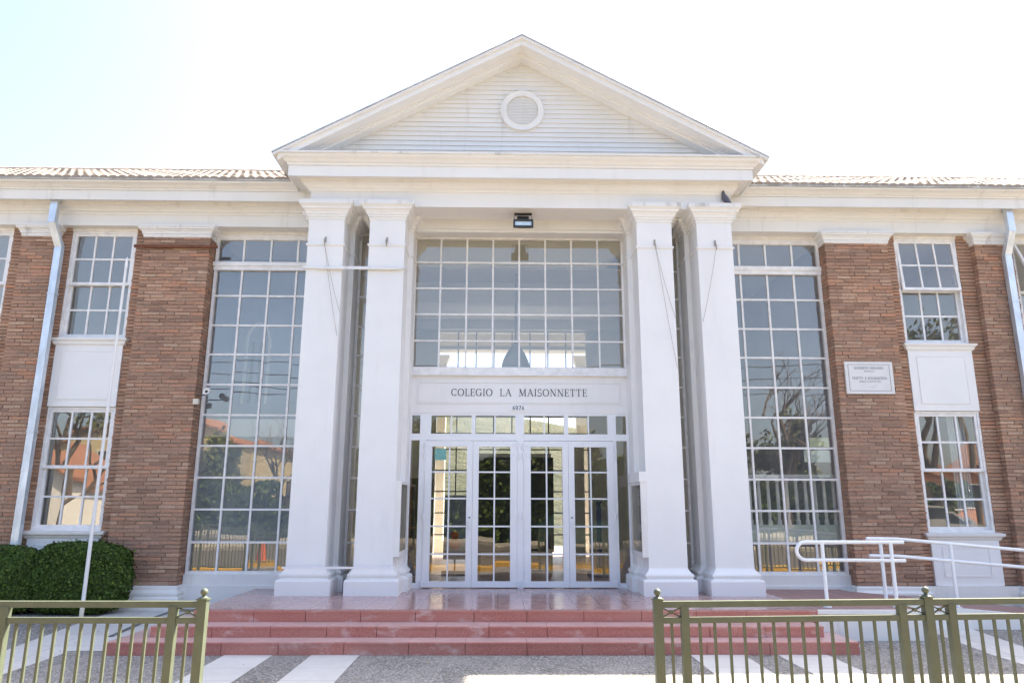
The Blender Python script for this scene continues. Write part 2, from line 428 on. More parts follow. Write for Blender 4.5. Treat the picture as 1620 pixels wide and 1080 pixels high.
# entablature of the portico
HW = 3.174
ENT = [(-.30, 5.556), (0, 5.556), (0, 5.785), (.018, 5.79), (.028, 5.818), (.055, 5.835), (.075, 5.86), (.105, 5.885), (.13, 5.89), (.13, 5.935), (.262, 5.935), (.262, 5.908), (.28, 5.908), (.28, 6.07)]
COR = [(.27, 6.072), (.295, 6.08), (.30, 6.105), (.325, 6.12), (.35, 6.15), (.385, 6.175), (.40, 6.195), (.40, 6.215)]
epath = [(-HW, 2.2), (-HW, 0), (HW, 0), (HW, 2.2)]
ent = MB().sweep(epath, [(o, z) for o, z in ENT[1:]], caps=False)
ent.box(-HW+.001, HW-.001, .002, .48, 5.5565, 5.95)
ent.build('entablature', 'white_paint', B)
MB().sweep(epath, COR, caps=False).build('cornice', 'white_paint', B)
MB().sweep(epath, [(.395, 6.216), (.425, 6.216), (.428, 6.243), (-.02, 6.262)], caps=False).build('cornice_flashing', 'peeling_paint', B)
# beam, lintel and porch ceiling behind the columns
MB().box(-3.0, 3.0, .482, .95, 5.60, 5.66).box(-1.69, 1.69, .56, .90, 5.43, 5.60).box(-1.69, 1.69, .60, .90, 5.392, 5.43).build('porch_lintel', 'white_paint', B)

# pediment
SL = .545
def chev(mb, za, zb, y0, y1, xe):
    top = [(-xe, za-SL*xe), (0, za), (xe, za-SL*xe)]; bot = [(xe, zb-SL*xe), (0, zb), (-xe, zb-SL*xe)]
    for pts in ([top[0], top[1], bot[1], bot[2]], [top[1], top[2], bot[0], bot[1]]):
        mb.prism(pts, 'y', y0, y1)
    return mb
ped = MB().prism([(-3.3, 6.21), (3.3, 6.21), (0, 8.03)], 'y', .03, .25).build('pediment', 'worn_white_paint', B)
mb = MB(); z = 6.255; k = 0
while z < 7.98:
    w0 = (8.02-z)/SL+.02; w1 = max(.01, (8.02-z-.079)/SL+.02)
    mb.prism([(-w0, z), (w0, z), (w1, z+.079), (-w1, z+.079)], 'y', -.004, .03)
    i = len(mb.v)-8
    for q in (i+2, i+3): mb.v[q] = (mb.v[q][0], .017, mb.v[q][2])
    z += .0795; k += 1
mb.build('clapboarding', 'worn_white_paint', ped)
chev(MB(), 8.207, 8.165, -.42, .3, 3.66).build('rake_moulding', 'white_paint', ped)
chev(MB(), 8.166, 8.076, -.38, .28, 3.60).build('rake_fascia', 'white_paint', ped)
m3 = MB()
chev(m3, 8.10, 8.008, -.16, .26, 3.50); chev(m3, 8.10, 8.045, -.19, -.158, 3.5); chev(m3, 8.10, 8.07, -.22, -.188, 3.5)
m3.build('bed_moulding', 'white_paint', ped)
chev(MB(), 8.224, 8.2075, -.435, .3, 3.675).build('rake_flashing', 'flashing', ped)
VX, VZ = .018, 7.165
v = MB().lathe((VX, -.02, VZ), [(.245, .04), (.245, -.016), (.253, -.02), (.262, -.010), (.325, -.009), (.33, -.018), (.34, -.018), (.342, .04)], 48, 'y').build('vent', 'worn_white_paint', ped, True)
mb = MB(); mb.lathe((VX, 0, VZ), [(0, .002), (.246, .002)], 40, 'y')
for i in range(19):
    zz = VZ-.235+i*.0262; hh = math.sqrt(max(0, .245**2-(zz-VZ)**2))
    if hh > .03: mb.bar((VX-hh, -.010, zz), (VX+hh, -.010, zz), .007, .0215, (0, .35, 1))
mb.build('louvres', 'worn_white_paint', v)
# portico roof
pr = MB()
for sg in (-1, 1):
    pr.prism([(0, 8.20), (sg*3.66, 8.20-SL*3.66), (sg*3.66, 8.15-SL*3.66), (0, 8.15)], 'y', .31, .94)  # stops short at the back so sun reaches the added ceiling panel
pr.build('portico_roof', 'roof_tile', B)

# wing entablature + roof
WING = [(-.29, 5.447), (0, 5.447), (0, 5.627), (.015, 5.632), (.022, 5.66), (.05, 5.672), (.062, 5.70), (.095, 5.735), (.13, 5.745), (.13, 5.79), (.285, 5.79), (.285, 5.753), (.30, 5.753), (.30, 5.905)]
WCOR = [(.29, 5.907), (.312, 5.912), (.315, 5.935), (.345, 5.945), (.37, 5.968), (.405, 5.985), (.43, 5.99), (.44, 6.012), (.44, 6.02)]
for a, b in ((-15, -HW-.02), (HW+.02, 15)):
    MB().sweep([(a, .60), (b, .60)], WING, caps=False).build('wing_frieze', 'worn_white_paint', B)
    MB().sweep([(a, .60), (b, .60)], WCOR, caps=False).build('wing_cornice', 'worn_white_paint', B)
    MB().sweep([(a, .60), (b, .60)], [(.435, 6.021), (.462, 6.021), (.470, 6.06), (.455, 6.063), (.35, 6.03)], caps=False).build('gutter', 'flashing', B)
    # tiled roof: wavy courses stepping up the slope
    mb = MB(); pitch = .508; rows = 7; step = .56; wave = .14
    a2, b2 = a, b
    nxx = int((b2-a2)/wave*10)
    for r_ in range(rows):
        y0 = .13+r_*step; y1 = y0+step+.05; off = (r_ % 2)*wave*.5; bb = len(mb.v)
        for i in range(nxx+1):
            x = a2+(b2-a2)*i/nxx; fq = ((x+off)/wave) % 1; h = .020*math.sin(min(1, fq/.84)*math.pi)**.5 if fq < .84 else 0
            jit = .002*math.sin(x*7.3+r_*3)
            za = 6.062+pitch*(y0-.15)+.014+jit; zb = 6.062+pitch*(y1-.15)+.004+jit
            mb.v += [(x, y0, za-.03+h*.2), (x, y0-.004, za+h), (x, y1, zb+h*.8)]
        for i in range(nxx):
            if ((a2+(b2-a2)*(i+.5)/nxx+off)/wave) % 1 > .84: continue
            p = bb+i*3; mb.f += [(p, p+3, p+4, p+1), (p+1, p+4, p+5, p+2)]
    # ridge caps
    yr = .13+rows*step; zr = 6.062+pitch*(yr-.15)-.012
    x = a2
    while x < b2-.05:
        x1 = min(b2, x+.40); mb.tube([(x, yr, zr+.01), (x1, yr, zr-.015)], [.06, .075], 10); x += .36
    mb.prism([(yr-.02, zr-.03), (yr+6, zr-.03-3), (yr+6, zr-3.1), (yr-.02, zr-.1)], 'x', a2, b2)
    ro = mb.build('roof', 'roof_tile', B)
    MB().prism([(.24, 6.035+pitch*.11), (yr, 6.035+pitch*(yr-.13)), (yr, 5.9+pitch*(yr-.13)), (.24, 5.98)], 'x', a2, b2).build('underlay', 'roof_felt', ro)  # dark sheet below the tiles, paints the shade into their gaps

rv = MB().tube([(-3.62, .9, 6.3), (-3.62, .9, 6.60)], .035, 10).lathe((-3.62, .9, 6.56), [(.0, .10), (.07, .05), (.075, .0), (.03, .0)], 12)
rv.build('roof_vent', 'black_plastic', B)
# ---- windows
def frame_mesh(mb, x0, x1, z0, z1, t_, y0, y1):
    mb.box(x0, x0+t_, y0, y1, z0, z1).box(x1-t_, x1, y0, y1, z0, z1).box(x0+t_, x1-t_, y0+.001, y1, z1-t_, z1).box(x0+t_, x1-t_, y0+.001, y1, z0, z0+t_)
def bars(mb, xs, zs, x0, x1, z0, z1, t_, y0, y1):
    for x in xs: mb.box(x-t_/2, x+t_/2, y0, y1, z0, z1)
    for z in zs: mb.box(x0, x1, y0+.003, y1-.003, z-t_/2, z+t_/2)
PR = random.Random(55)
def panes(xs, zs, y, parent, mat, k=.0035):
    mb = MB()
    for a, b in zip(xs[:-1], xs[1:]):
        for c, d in zip(zs[:-1], zs[1:]):
            p, q = PR.gauss(0, k)*(b-a)/2, PR.gauss(0, k)*(d-c)/2
            mb.quad((a, y-p-q, c), (b, y+p-q, c), (b, y+p+q, d), (a, y-p+q, d))
    return mb.build('pane', mat, parent)
def grid_window(x0, x1, z0, z1, xs, zs, ft=.045, mt=.03, y0=.845, mat='sash_paint', gm='glass', name='window', extra=None, label=None):
    mb = MB(); frame_mesh(mb, x0, x1, z0, z1, ft, y0, y0+.06)
    if extra: extra(mb)
    wd = mb.build(name, mat, B)
    if label: wd['label'] = label
    mb = MB(); bars(mb, xs, zs, x0+ft, x1-ft, z0+ft, z1-ft, mt, y0+.008, y0+.046); mb.build('glazing_bars', mat, wd)
    g = gm if isinstance(gm, list) else [(z0, z1, gm)]
    for a, b, m_ in g: 
        panes([x0+ft*.5] + sorted(xs) + [x1-ft*.5], [a] + sorted(z for z in zs if a+.02 < z < b-.02) + [b], y0+.027, wd, m_)
    return wd
ROWS = [4.388, 3.908, 3.443, 2.971, 2.504, 2.038, 1.568, 1.104, .636]
for sg in (-1, 1):
    xs = [sg*x for x in (4.417, 3.985, 3.555)]
    xa, xb = sorted((sg*4.86, sg*3.24))
    def ex(mb, xa=xa, xb=xb):
        mb.box(xa-.004, xb, .82, .905, 4.805, 4.87).box(xa-.01, xb, .80, .905, 4.87, 4.935).box(xa, xb, .835, .904, 5.325, 5.40).box(xa-.003, xb, .82, .904, 5.40, 5.449)
    gm = [(.17, .64, 'glass'), (.64, 2.04, 'hazy_glass'), (2.04, 5.36, 'glass')] if sg < 0 else 'glass'
    grid_window(xa, xb, .19, 5.36, xs, ROWS, y0=.845, extra=ex, gm=gm)
    MB().box(xa, xb, .80, .95, -.3, .19).box(xa-.0, xb, .77, .80, -.3, .04).build('window_base', 'worn_white_paint', B)
    # narrow light between the pilasters
    xa, xb = sorted((sg*2.574, sg*2.335))
    grid_window(xa, xb, .02, 5.45, [], [4.85] + ROWS, ft=.035, mt=.026, y0=.86)
# central window above the sign
cw = [-1.262, -.844, -.425, -.006, .412, .832, 1.256]
def ex(mb): mb.box(-1.70, 1.70, .80, .91, 3.145, 3.25).box(-1.72, 1.72, .775, .91, 3.125, 3.148)
grid_window(-1.69, 1.67, 3.235, 5.40, cw, [4.972, 4.539, 4.113, 3.683], ft=.035, mt=.027, y0=.85, extra=ex)
MB().box(-1.69, 1.69, .84, .93, 2.55, 3.126).build('sign_band', 'white_paint', B)

# wing bays
def sash(x0, x1, z0, z1, y0, parent, gm='glass', tilt=0, rails=(.04, .04, .045), curtain=False):
    mb = MB(); a, b, c = rails
    mb.box(x0, x0+a, y0, y0+.04, z0, z1).box(x1-a, x1, y0, y0+.04, z0, z1).box(x0+a, x1-a, y0+.001, y0+.039, z1-b, z1).box(x0+a, x1-a, y0+.001, y0+.039, z0, z0+c)
    w_ = (x1-x0-2*a)/3; zm = (z0+c+z1-b)/2
    bars(mb, [x0+a+w_, x0+a+2*w_], [zm], x0+a, x1-a, z0+c, z1-b, .028, y0+.006, y0+.034)
    g = MB(); ex_ = [x0+a*.5, x0+a+w_, x0+a+2*w_, x1-a*.5]; ez_ = [z0+.01, zm, z1-.01]
    for xa_, xb_ in zip(ex_[:-1], ex_[1:]):
        for za_, zb_ in zip(ez_[:-1], ez_[1:]):
            p, q = PR.gauss(0, .0035)*(xb_-xa_)/2, PR.gauss(0, .0035)*(zb_-za_)/2
            g.quad((xa_, y0+.02-p-q, za_), (xb_, y0+.02+p-q, za_), (xb_, y0+.02+p+q, zb_), (xa_, y0+.02-p+q, zb_))
    if tilt:
        for m_ in (mb, g):
            m_.v = [(x, y0+.02+(y-y0-.02)*math.cos(tilt)-(z1-z)*math.sin(tilt), z1-(z1-z)*math.cos(tilt)+(y-y0-.02)*-math.sin(tilt)) for x, y, z in m_.v]
    s_ = mb.build('sash', 'sash_paint', parent); 
    g.build('pane', gm, parent)
    return s_
def bay(x0, x1, sg, tilt=0, detail=True):
    for (z0, z1, tl) in ((3.655, 5.40, tilt), (.80, 2.60, 0)):
        mb = MB(); frame_mesh(mb, x0, x1, z0, z1, .035, .75, .84)
        mb.box(x0, x1, .83, .86, z1-.001, 5.447 if z1 > 4 else z1+.02)
        if z1 > 4: mb.box(x0, x1, .73, .86, z1-.0, 5.446)
        wd = mb.build('window', 'sash_paint', B)
        zm = (z0+z1)/2-.01
        sash(x0+.037, x1-.037, zm+.001, z1-.036, .762, wd, tilt=tl)
        sash(x0+.037, x1-.037, z0+.036, zm+.035, .808, wd)
    # spandrel panel between the storeys
    mb = MB().box(x0-.0, x1+.0, .715, .95, 2.605, 3.57)
    sp = mb.build('spandrel_panel', 'white_paint', B)
    mb = MB(); mb.sweep([(x0-.02, .93), (x0-.02, .70), (x1+.02, .70), (x1+.02, .93)], [(-.02, 3.545), (0, 3.55), (.012, 3.57), (.018, 3.60), (.045, 3.625), (.05, 3.65), (.0, 3.656)])
    mb.build('sill', 'white_paint', sp)
    mb = MB(); frame_mesh(mb, x0+.125, x1-.125, 2.71, 3.46, .014, .703, .716); mb.box(x0+.14, x1-.14, .7085, .7155, 2.725, 3.445); mb.build('raised_panel', 'white_paint', sp)
    mb = MB().box(x0-.0, x1+.0, .70, .95, .055, .70)
    bp = mb.build('base_panel', 'white_paint', B)
    mb = MB(); mb.sweep([(x0-.03, .93), (x0-.03, .70), (x1+.03, .70), (x1+.03, .93)], [(-.02, .685), (0, .69), (.012, .71), (.02, .735), (.05, .75), (.055, .785), (.0, .80)])
    mb.build('sill', 'worn_white_paint', bp)
    mb = MB(); frame_mesh(mb, x0+.15, x1-.16, .18, .60, .012, .69, .701); mb.build('raised_panel', 'white_paint', bp)
WX = ((-9.03, -8.02, -1, 0), (-7.10, -6.08, -1, 0), (6.05, 7.06, 1, .085), (7.97, 8.98, 1, .42))
for a in WX: bay(*a)

# ---- brick piers and strips
CH = .0556; BH = .0425
def brick_run(mb, p0, p1, zc, rnd, depth, nrm_, phase):
    """one course from p0 to p1 (2D), bricks extend inward by depth against outward normal nrm_"""
    L = math.hypot(p1[0]-p0[0], p1[1]-p0[1]); ux, uy = (p1[0]-p0[0])/L, (p1[1]-p0[1])/L
    cuts = [0.0]; pos = phase*.75
    while pos < L-.07:
        if pos > .07: cuts.append(pos)
        pos += .258*rnd.uniform(.85, 1.1)
    cuts.append(L)
    for a, b in zip(cuts[:-1], cuts[1:]):
        a2 = a+(.006 if a > 0 else rnd.uniform(-.004, .005)); b2 = b-(.006 if b < L else rnd.uniform(-.004, .005)); e = rnd.uniform(-.007, .007)
        z0 = zc+rnd.uniform(-.003, .003); z1 = z0+BH+rnd.uniform(-.005, .004)
        q = [(p0[0]+ux*a2+nrm_[0]*e, p0[1]+uy*a2+nrm_[1]*e), (p0[0]+ux*b2+nrm_[0]*e, p0[1]+uy*b2+nrm_[1]*e),
             (p0[0]+ux*b2-nrm_[0]*depth, p0[1]+uy*b2-nrm_[1]*depth), (p0[0]+ux*a2-nrm_[0]*depth, p0[1]+uy*a2-nrm_[1]*depth)]
        mb.prism(q, 'z', z0, z1)
def pier(x0, x1, yb0, yb1, seed):
    rnd = random.Random(seed); mb = MB(); z = .062; k = 0
    while z < 5.27:
        brick_run(mb, (x0, .62), (x1, .62), z, rnd, .10, (0, -1), -.18 if k % 2 else -.02-rnd.uniform(0, .04))
        brick_run(mb, (x0, yb0), (x0, .725), z, rnd, .08, (-1, 0), .0)
        brick_run(mb, (x1, .725), (x1, yb1), z, rnd, .08, (1, 0), .0)
        z += CH; k += 1
    o = MB().box(x0+.010, x1-.010, .629, .95, .05, 5.30).build('brick_pier', 'mortar', B)
    mb.build('brickwork', 'brick', o)
    c = MB().sweep([(x0, .93), (x0, .62), (x1, .62), (x1, .93)], [(-.02, 5.262), (.004, 5.265), (.014, 5.28), (.014, 5.312), (.028, 5.318), (.034, 5.35), (.055, 5.378), (.075, 5.39), (.075, 5.41), (.088, 5.42), (.088, 5.452), (-.03, 5.466)])
    c.build('capital', 'peeling_paint', o)
    MB().sweep([(x0, .95), (x0, .62), (x1, .62), (x1, .95)], [(.075, G-.05), (.075, -.115), (.068, -.10), (.05, -.092), (.05, -.078), (.062, -.06), (.06, -.035), (.035, -.02), (.028, .0), (.028, .035), (.0, .055)], caps=True).build('plinth', 'worn_white_paint', o)
PX = ((-10.3, -9.23, .80, .80), (-7.80, -7.285, .80, .80), (-5.905, -4.872, .80, .87), (4.862, 5.87, .87, .80), (7.28, 7.76, .80, .80), (9.19, 10.2, .8, .8))
for i, p in enumerate(PX): pier(*p, 40+i)
WS = [(-9.23, -9.03), (-8.02, -7.80), (-7.285, -7.10), (-6.08, -5.905), (5.87, 6.05), (7.06, 7.28), (7.76, 7.97), (8.98, 9.19)]
for i, (a, b) in enumerate(WS):
    rnd = random.Random(90+i); mb = MB(); z = .062; k = 0
    while z < 5.44:
        brick_run(mb, (a, .735), (b, .735), z, rnd, .10, (0, -1), .09 if k % 2 else .5); z += CH; k += 1
    o = MB().box(a-.01, b+.01, .752, .95, .05, 5.446).build('brick_wall', 'mortar', B)
    mb.build('brickwork', 'brick', o)
    MB().box(a-.05, b+.05, .66, .95, G-.05, .05).build('plinth', 'worn_white_paint', o)
for (x0, x1, sg, t_) in WX: MB().box(x0+.05, x1-.05, .66, .95, G-.05, .054).build('plinth', 'worn_white_paint', B)

# ---- entrance doors
DG = MB()
def ex(mb): pass
jamb = MB()
for a, b in ((-1.69, -1.645), (-1.515, -1.425), (1.425, 1.475), (1.637, 1.69)): jamb.box(a, b, .85, .91, .0, 2.55)
jamb.box(-1.425, 1.425, .85, .91, 2.135, 2.235).box(-1.645, -1.515, .851, .909, 2.135, 2.235).box(1.475, 1.637, .851, .909, 2.135, 2.235)
jamb.box(-1.645, -1.515, .851, .909, 2.515, 2.55).box(1.475, 1.637, .851, .909, 2.515, 2.55).box(-1.425, 1.425, .851, .909, 2.515, 2.55)
jamb.box(-1.645, -1.515, .851, .909, .0, .07).box(1.475, 1.637, .851, .909, .0, .07)
jamb.box(-.035, .065, .849, .909, .0, 2.135)
for a, b in ((-1.425, -1.35), (-.733, -.675), (-.067, .068), (.678, .746), (1.347, 1.425)): jamb.box(a, b, .852, .908, 2.235, 2.515)
for x in (-1.042, -.376, .378, 1.056): jamb.box(x-.011, x+.011, .865, .89, 2.235, 2.515)
df = jamb.build('door_frame', 'white_plastic', B)
for a, b, z0, z1 in ((-1.646, -1.514, .069, 2.136), (1.474, 1.638, .069, 2.136), (-1.646, -1.514, 2.234, 2.516), (1.474, 1.638, 2.234, 2.516), (-1.351, -.732, 2.234, 2.516), (-.676, -.066, 2.234, 2.516), (.067, .679, 2.234, 2.516), (.745, 1.348, 2.234, 2.516)):
    MB().quad((a, .878, z0), (b, .878, z0), (b, .878, z1), (a, .878, z1)).build('pane', 'door_glass', df)
for (x0, x1, hl) in ((-1.423, -.706, -1), (-.702, -.037, 1), (.067, .735, -1), (.739, 1.423, 1)):
    mb = MB(); lw = .102 if hl < 0 else .088; rw = .088 if hl < 0 else .102
    mb.box(x0, x0+lw, .838, .90, .012, 2.128).box(x1-rw, x1, .838, .90, .012, 2.128).box(x0+lw, x1-rw, .8385, .8995, 2.04, 2.128).box(x0+lw, x1-rw, .8385, .8995, .012, .095)
    d = mb.build('door', 'white_plastic', B)
    gx0, gx1 = x0+lw, x1-rw; mb = MB()
    bars(mb, [(gx0+gx1)/2], [1.663, 1.273, .871, .475], gx0, gx1, .095, 2.04, .022, .856, .886); mb.build('glazing_bars', 'white_plastic', d)
    panes([gx0-.004, (gx0+gx1)/2, gx1+.004], [.09, .475, .871, 1.273, 1.663, 2.045], .872, d, 'door_glass', .0022)
    hx = x0-.012 if hl < 0 else x1+.012
    for hz in (.06, 1.02, 1.90, 2.04):
        h = MB().tube([(hx, .832, hz-.045), (hx, .832, hz+.045)], .012, 8)
        h.box(min(hx, hx-hl*.07), max(hx, hx-hl*.07), .829, .837, hz+.01, hz+.03).build('hinge', 'white_plastic', d)
    if (x0, x1) in ((-1.423, -.706), (.739, 1.423)):
        kx = x1-.04 if hl < 0 else x0+.04
        MB().box(kx-.015, kx+.015, .828, .838, .72, .96).tube([(kx, .83, .93), (kx, .80, .93), (kx-hl*-.0, .79, .92), (kx, .79, .80)], .009, 8).build('handle', 'white_plastic', d)
        MB().lathe((kx, .826, 1.0), [(.0, -.004), (.011, -.004), (.011, .012)], 10, 'y').build('lock', 'black_plastic', d)

# ---- shell: floors, ceilings, partitions, rear wall (seen through the glass)
sh = MB().box(-15, 15, .95, 8.4, -.3, -.006).build('hall_floor', 'hall_tiles', B)
MB().box(-3.2, 3.2, 3.3, 7.6, 5.68, 5.75).box(-3.2, -2.2, .95, 3.3, 5.681, 5.75).box(2.2, 3.2, .95, 3.3, 5.681, 5.75).build('hall_ceiling', 'ceiling_white', B)
MB().box(-2.2, 2.2, .955, 3.295, 5.70, 5.72).build('skylight', 'skylight_panel', B)  # invented panel, added over the hall to brighten what the upper window shows
MB().box(-3.0, 3.0, 4.2, 4.45, 5.25, 5.68).box(-3.0, 3.0, 7.3, 7.55, 5.45, 5.68).build('ceiling_beam', 'ceiling_white', B)
for sg in (-1, 1):
    a, b = sorted((sg*3.24, sg*15)); MB().box(a, b, .95, 7.6, 5.46, 5.53).build('wing_ceiling', 'ceiling_white', B)
    a, b = sorted((sg*3.05, sg*3.2)); MB().box(a, b, .96, 7.6, 0, 5.68).build('hall_wall', 'interior_wall', B)
    a, b = sorted((sg*5.0, sg*5.2)); MB().box(a, b, .96, 7.6 if sg > 0 else 2.3, 0, 5.46).build('partition', 'interior_wall', B)
    a, b = sorted((sg*7.7, sg*7.8)); MB().box(a, b, .96, 7.6, 0, 5.46).build('partition', 'interior_wall', B)
    a, b = sorted((sg*5.2, sg*15)); MB().box(a, b, .96, 7.6, 2.72, 2.92).build('upper_floor', 'ceiling_white', B)
    a, b = sorted((sg*(5.2 if sg > 0 else 7.75), sg*15)); MB().box(a, b, 5.2, 5.3, 0, 5.46).build('room_wall', 'interior_wall', B)
    a, b = sorted((sg*14.9, sg*15)); MB().box(a, b, .7, 8, G, 5.5).build('end_wall', 'white_wall', B)
# stairwells: painted brick side walls, a twin slit window under a pointed arch on the left
mb = MB()
for sg in (-1, 1):
    a, b = sorted((sg*4.97, sg*4.999)); MB().box(a, b, .965, 6.1, 0, 5.45).build('painted_wall', 'interior_blue_wall', B)
MB().box(3.2, 5.0, 6.2, 6.3, 0, 5.46).build('stair_wall', 'interior_blue_wall', B)
MB().box(-4.97, -4.64, 2.2, 2.3, 0, 5.46).box(-4.585, -4.50, 2.2, 2.3, 2.87, 3.95).box(-4.43, -3.2, 2.2, 2.3, 0, 5.46).box(-4.64, -4.43, 2.2, 2.3, 0, 2.87).box(-4.64, -4.43, 2.2, 2.3, 3.95, 5.46).build('stair_wall', 'interior_blue_wall', B)
ar = []
for k in range(13):
    a = math.pi*k/12; ar.append((-4.52-.20*math.cos(a), 2.19, 3.85+.42*math.sin(a)**.8))
MB().tube([(-4.72, 2.19, 2.85)] + ar + [(-4.32, 2.19, 2.85)], .03, 6).build('arch_trim', 'white_paint', B)
MB().box(-4.96, -3.2, 1.35, 1.6, 2.22, 2.50).build('landing_edge', 'white_paint', B)
# rear glass wall of the hall
rw = MB().box(-3.05, -2.0, 7.5, 7.7, 0, 5.68).box(2.0, 3.05, 7.5, 7.7, 0, 5.68).box(1.22, 1.75, 7.5, 7.7, 0, 2.9).box(-.95, .95, 7.5, 7.7, 0, 2.4)
rw.box(-2.01, -1.85, 7.501, 7.699, 0, 5.679).box(1.85, 2.01, 7.501, 7.699, 0, 5.679)
rw.box(-1.85, 1.85, 7.502, 7.698, 5.42, 5.678).box(-1.85, 1.85, 7.5, 7.7, 4.98, 5.06).box(-1.85, 1.85, 7.5, 7.7, 2.6, 2.9)
rwo = rw.build('rear_wall', 'interior_wall', B)
mb = MB(); bars(mb, [-1.35, -.9, -.45, 0, .45, .9, 1.35], [.5, 1.0, 1.5, 2.0, 2.5, 3.3, 3.75, 4.2], -1.85, 1.85, 0, 5.42, .032, 7.56, 7.62)
mb.build('glazing_bars', 'stone_grey', rwo)
for sg in (-1, 1):
    MB().sweep([(sg*1.87-.14, 9.15), (sg*1.87-.14, 8.87), (sg*1.87+.14, 8.87), (sg*1.87+.14, 9.15)], [(.08, 0), (.08, .2), (.03, .3), (0, .32), (0, 4.9), (.08, 5.1)], closed=True).build('rear_column', 'cream_paint', B)
for sg in (-1, 1):
    a, b = sorted((sg*3.2, sg*15))
    if sg > 0: MB().box(a, b, 7.6, 7.8, G, 5.6).build('rear_wall', 'white_wall', B)
    else: MB().box(-15, -7.5, 7.6, 7.8, G, 5.6).box(-5.4, -3.2, 7.6, 7.8, G, 5.6).box(-7.5, -5.4, 7.6, 7.8, G, 3.1).box(-7.5, -5.4, 7.6, 7.8, 5.3, 5.6).build('rear_wall', 'white_wall', B)
MB().box(-3.4, 3.4, 8.6, 9.4, 5.27, 6.3).box(-3.4, 3.4, 7.7, 8.6, 5.62, 5.7).build('rear_beam', 'cream_paint', B)
tag(MB().box(-3.6, 3.6, 8.4, 10.2, -.3, -.01).build('rear_terrace', 'concrete'), kind='structure')

# ------------------------------------------------------------------ steps, landing, ramp
st = thing('entrance_steps', (0, -1, G), 'three wide red terrazzo steps up to the glossy tiled porch between the fences', 'steps')
for (x0, x1, y0, y1, z0, z1) in ((-3.80, 3.41, -1.382, .79, -.137, -.012), (-4.13, 3.33, -1.693, .2, -.251, -.137), (-4.45, 3.58, -1.979, -.6, -.42, -.251)):
    mb = MB(); nseg = 14; rnd = random.Random(int(abs(x0)*100)); xs = [x0]
    while xs[-1] < x1-.5: xs.append(xs[-1]+.62+rnd.uniform(-.08, .08))
    xs[-1] = x1
    for a, b in zip(xs[:-1], xs[1:]):
        e = rnd.uniform(-.002, .002)
        mb.box(a+.003, b-.003, y0+e, y0+.30, z0, z1-.012)
        mb.prism([(y0-.006+e, z1-.022), (y0-.006+e, z1-.004), (y0-.002+e, z1), (y0+.3, z1), (y0+.3, z1-.022)], 'x', a+.0015, b-.0015)
    mb.box(x0, x1, y0+.295, y1, z0, z1-.004)
    s_ = mb.build('step', 'red_terrazzo', st)
    tm = MB()
    for a, b in zip(xs[:-1], xs[1:]): tm.box(a+.002, b-.002, y0+.012, y0+.33, z1-.003, z1+.003)
    tm.box(x0+.02, x1-.02, y0+.332, y1-.01, z1-.003, z1+.0025)
    if z1 < -.1: tm.build('tread', 'step_tread', s_)
MB().box(-3.798, 3.41, -1.075, .848, -.012, .0).build('porch_floor', 'porch_tiles', st)
MB().box(-3.798, 3.41, -1.37, -1.078, -.011, .001).build('porch_edge', 'porch_tiles', st)
rp = thing('wheelchair_ramp', (6, 0, G), 'white walled access ramp with reddish tiled top, right of the steps', 'ramp')
MB().box(3.415, 4.66, -1.34, .78, -.42, -.05).box(3.415, 4.68, -1.365, -1.30, -.05, -.006).build('side_wall', 'worn_white_paint', rp)
MB().box(3.412, 4.66, -1.298, .78, -.03, -.003).prism([(4.662, -.004), (9.5, -.42), (9.5, -.46), (4.662, -.03)], 'y', -.68, .58).build('ramp_surface', 'ramp_tiles', rp)
MB().prism([(4.662, .0), (9.5, -.40), (9.5, -.46), (4.662, -.42)], 'y', -.74, -.685).build('side_wall', 'worn_white_paint', rp)
def rail(name, label, pts_list, posts, y):
    t = thing(name, (posts[0][0], y, posts[0][1]), label, 'handrail', 'white ramp handrails')
    for pts in pts_list: MB().tube(pts, .022, 10).build('rail', 'white_plastic', t, True)
    for px, z0, z1 in posts:
        MB().tube([(px, y, z0), (px, y, z1)], .022, 10).lathe((px, y, z0), [(.0, .012), (.05, .012), (.05, .0)], 14).build('post', 'white_plastic', t, True)
    return t
yr = -1.17
arc = [(3.41-.105*math.sin(a), yr, .645+.105*math.cos(a)) for a in [math.pi*i/10 for i in range(11)]]
rail('handrail', 'white tubular handrail with rounded loop end on the landing beside the steps', [[(4.62, yr, .75)] + [(3.9, yr, .75)] + arc + [(3.9, yr, .54), (4.62, yr, .535)]], [(3.62, .0, .76), (4.46, .0, .76)], yr)
yr = -.50
rail('handrail', 'white tubular double handrail sloping down the ramp in front of the right hand window', [[(4.5, yr, .765), (4.9, yr, .76), (9.2, yr, .40)], [(4.52, yr, .55), (4.9, yr, .545), (9.2, yr, .185)]], [(4.68, -.01, .75), (5.60, -.09, .70), (6.62, -.17, .61)], yr)

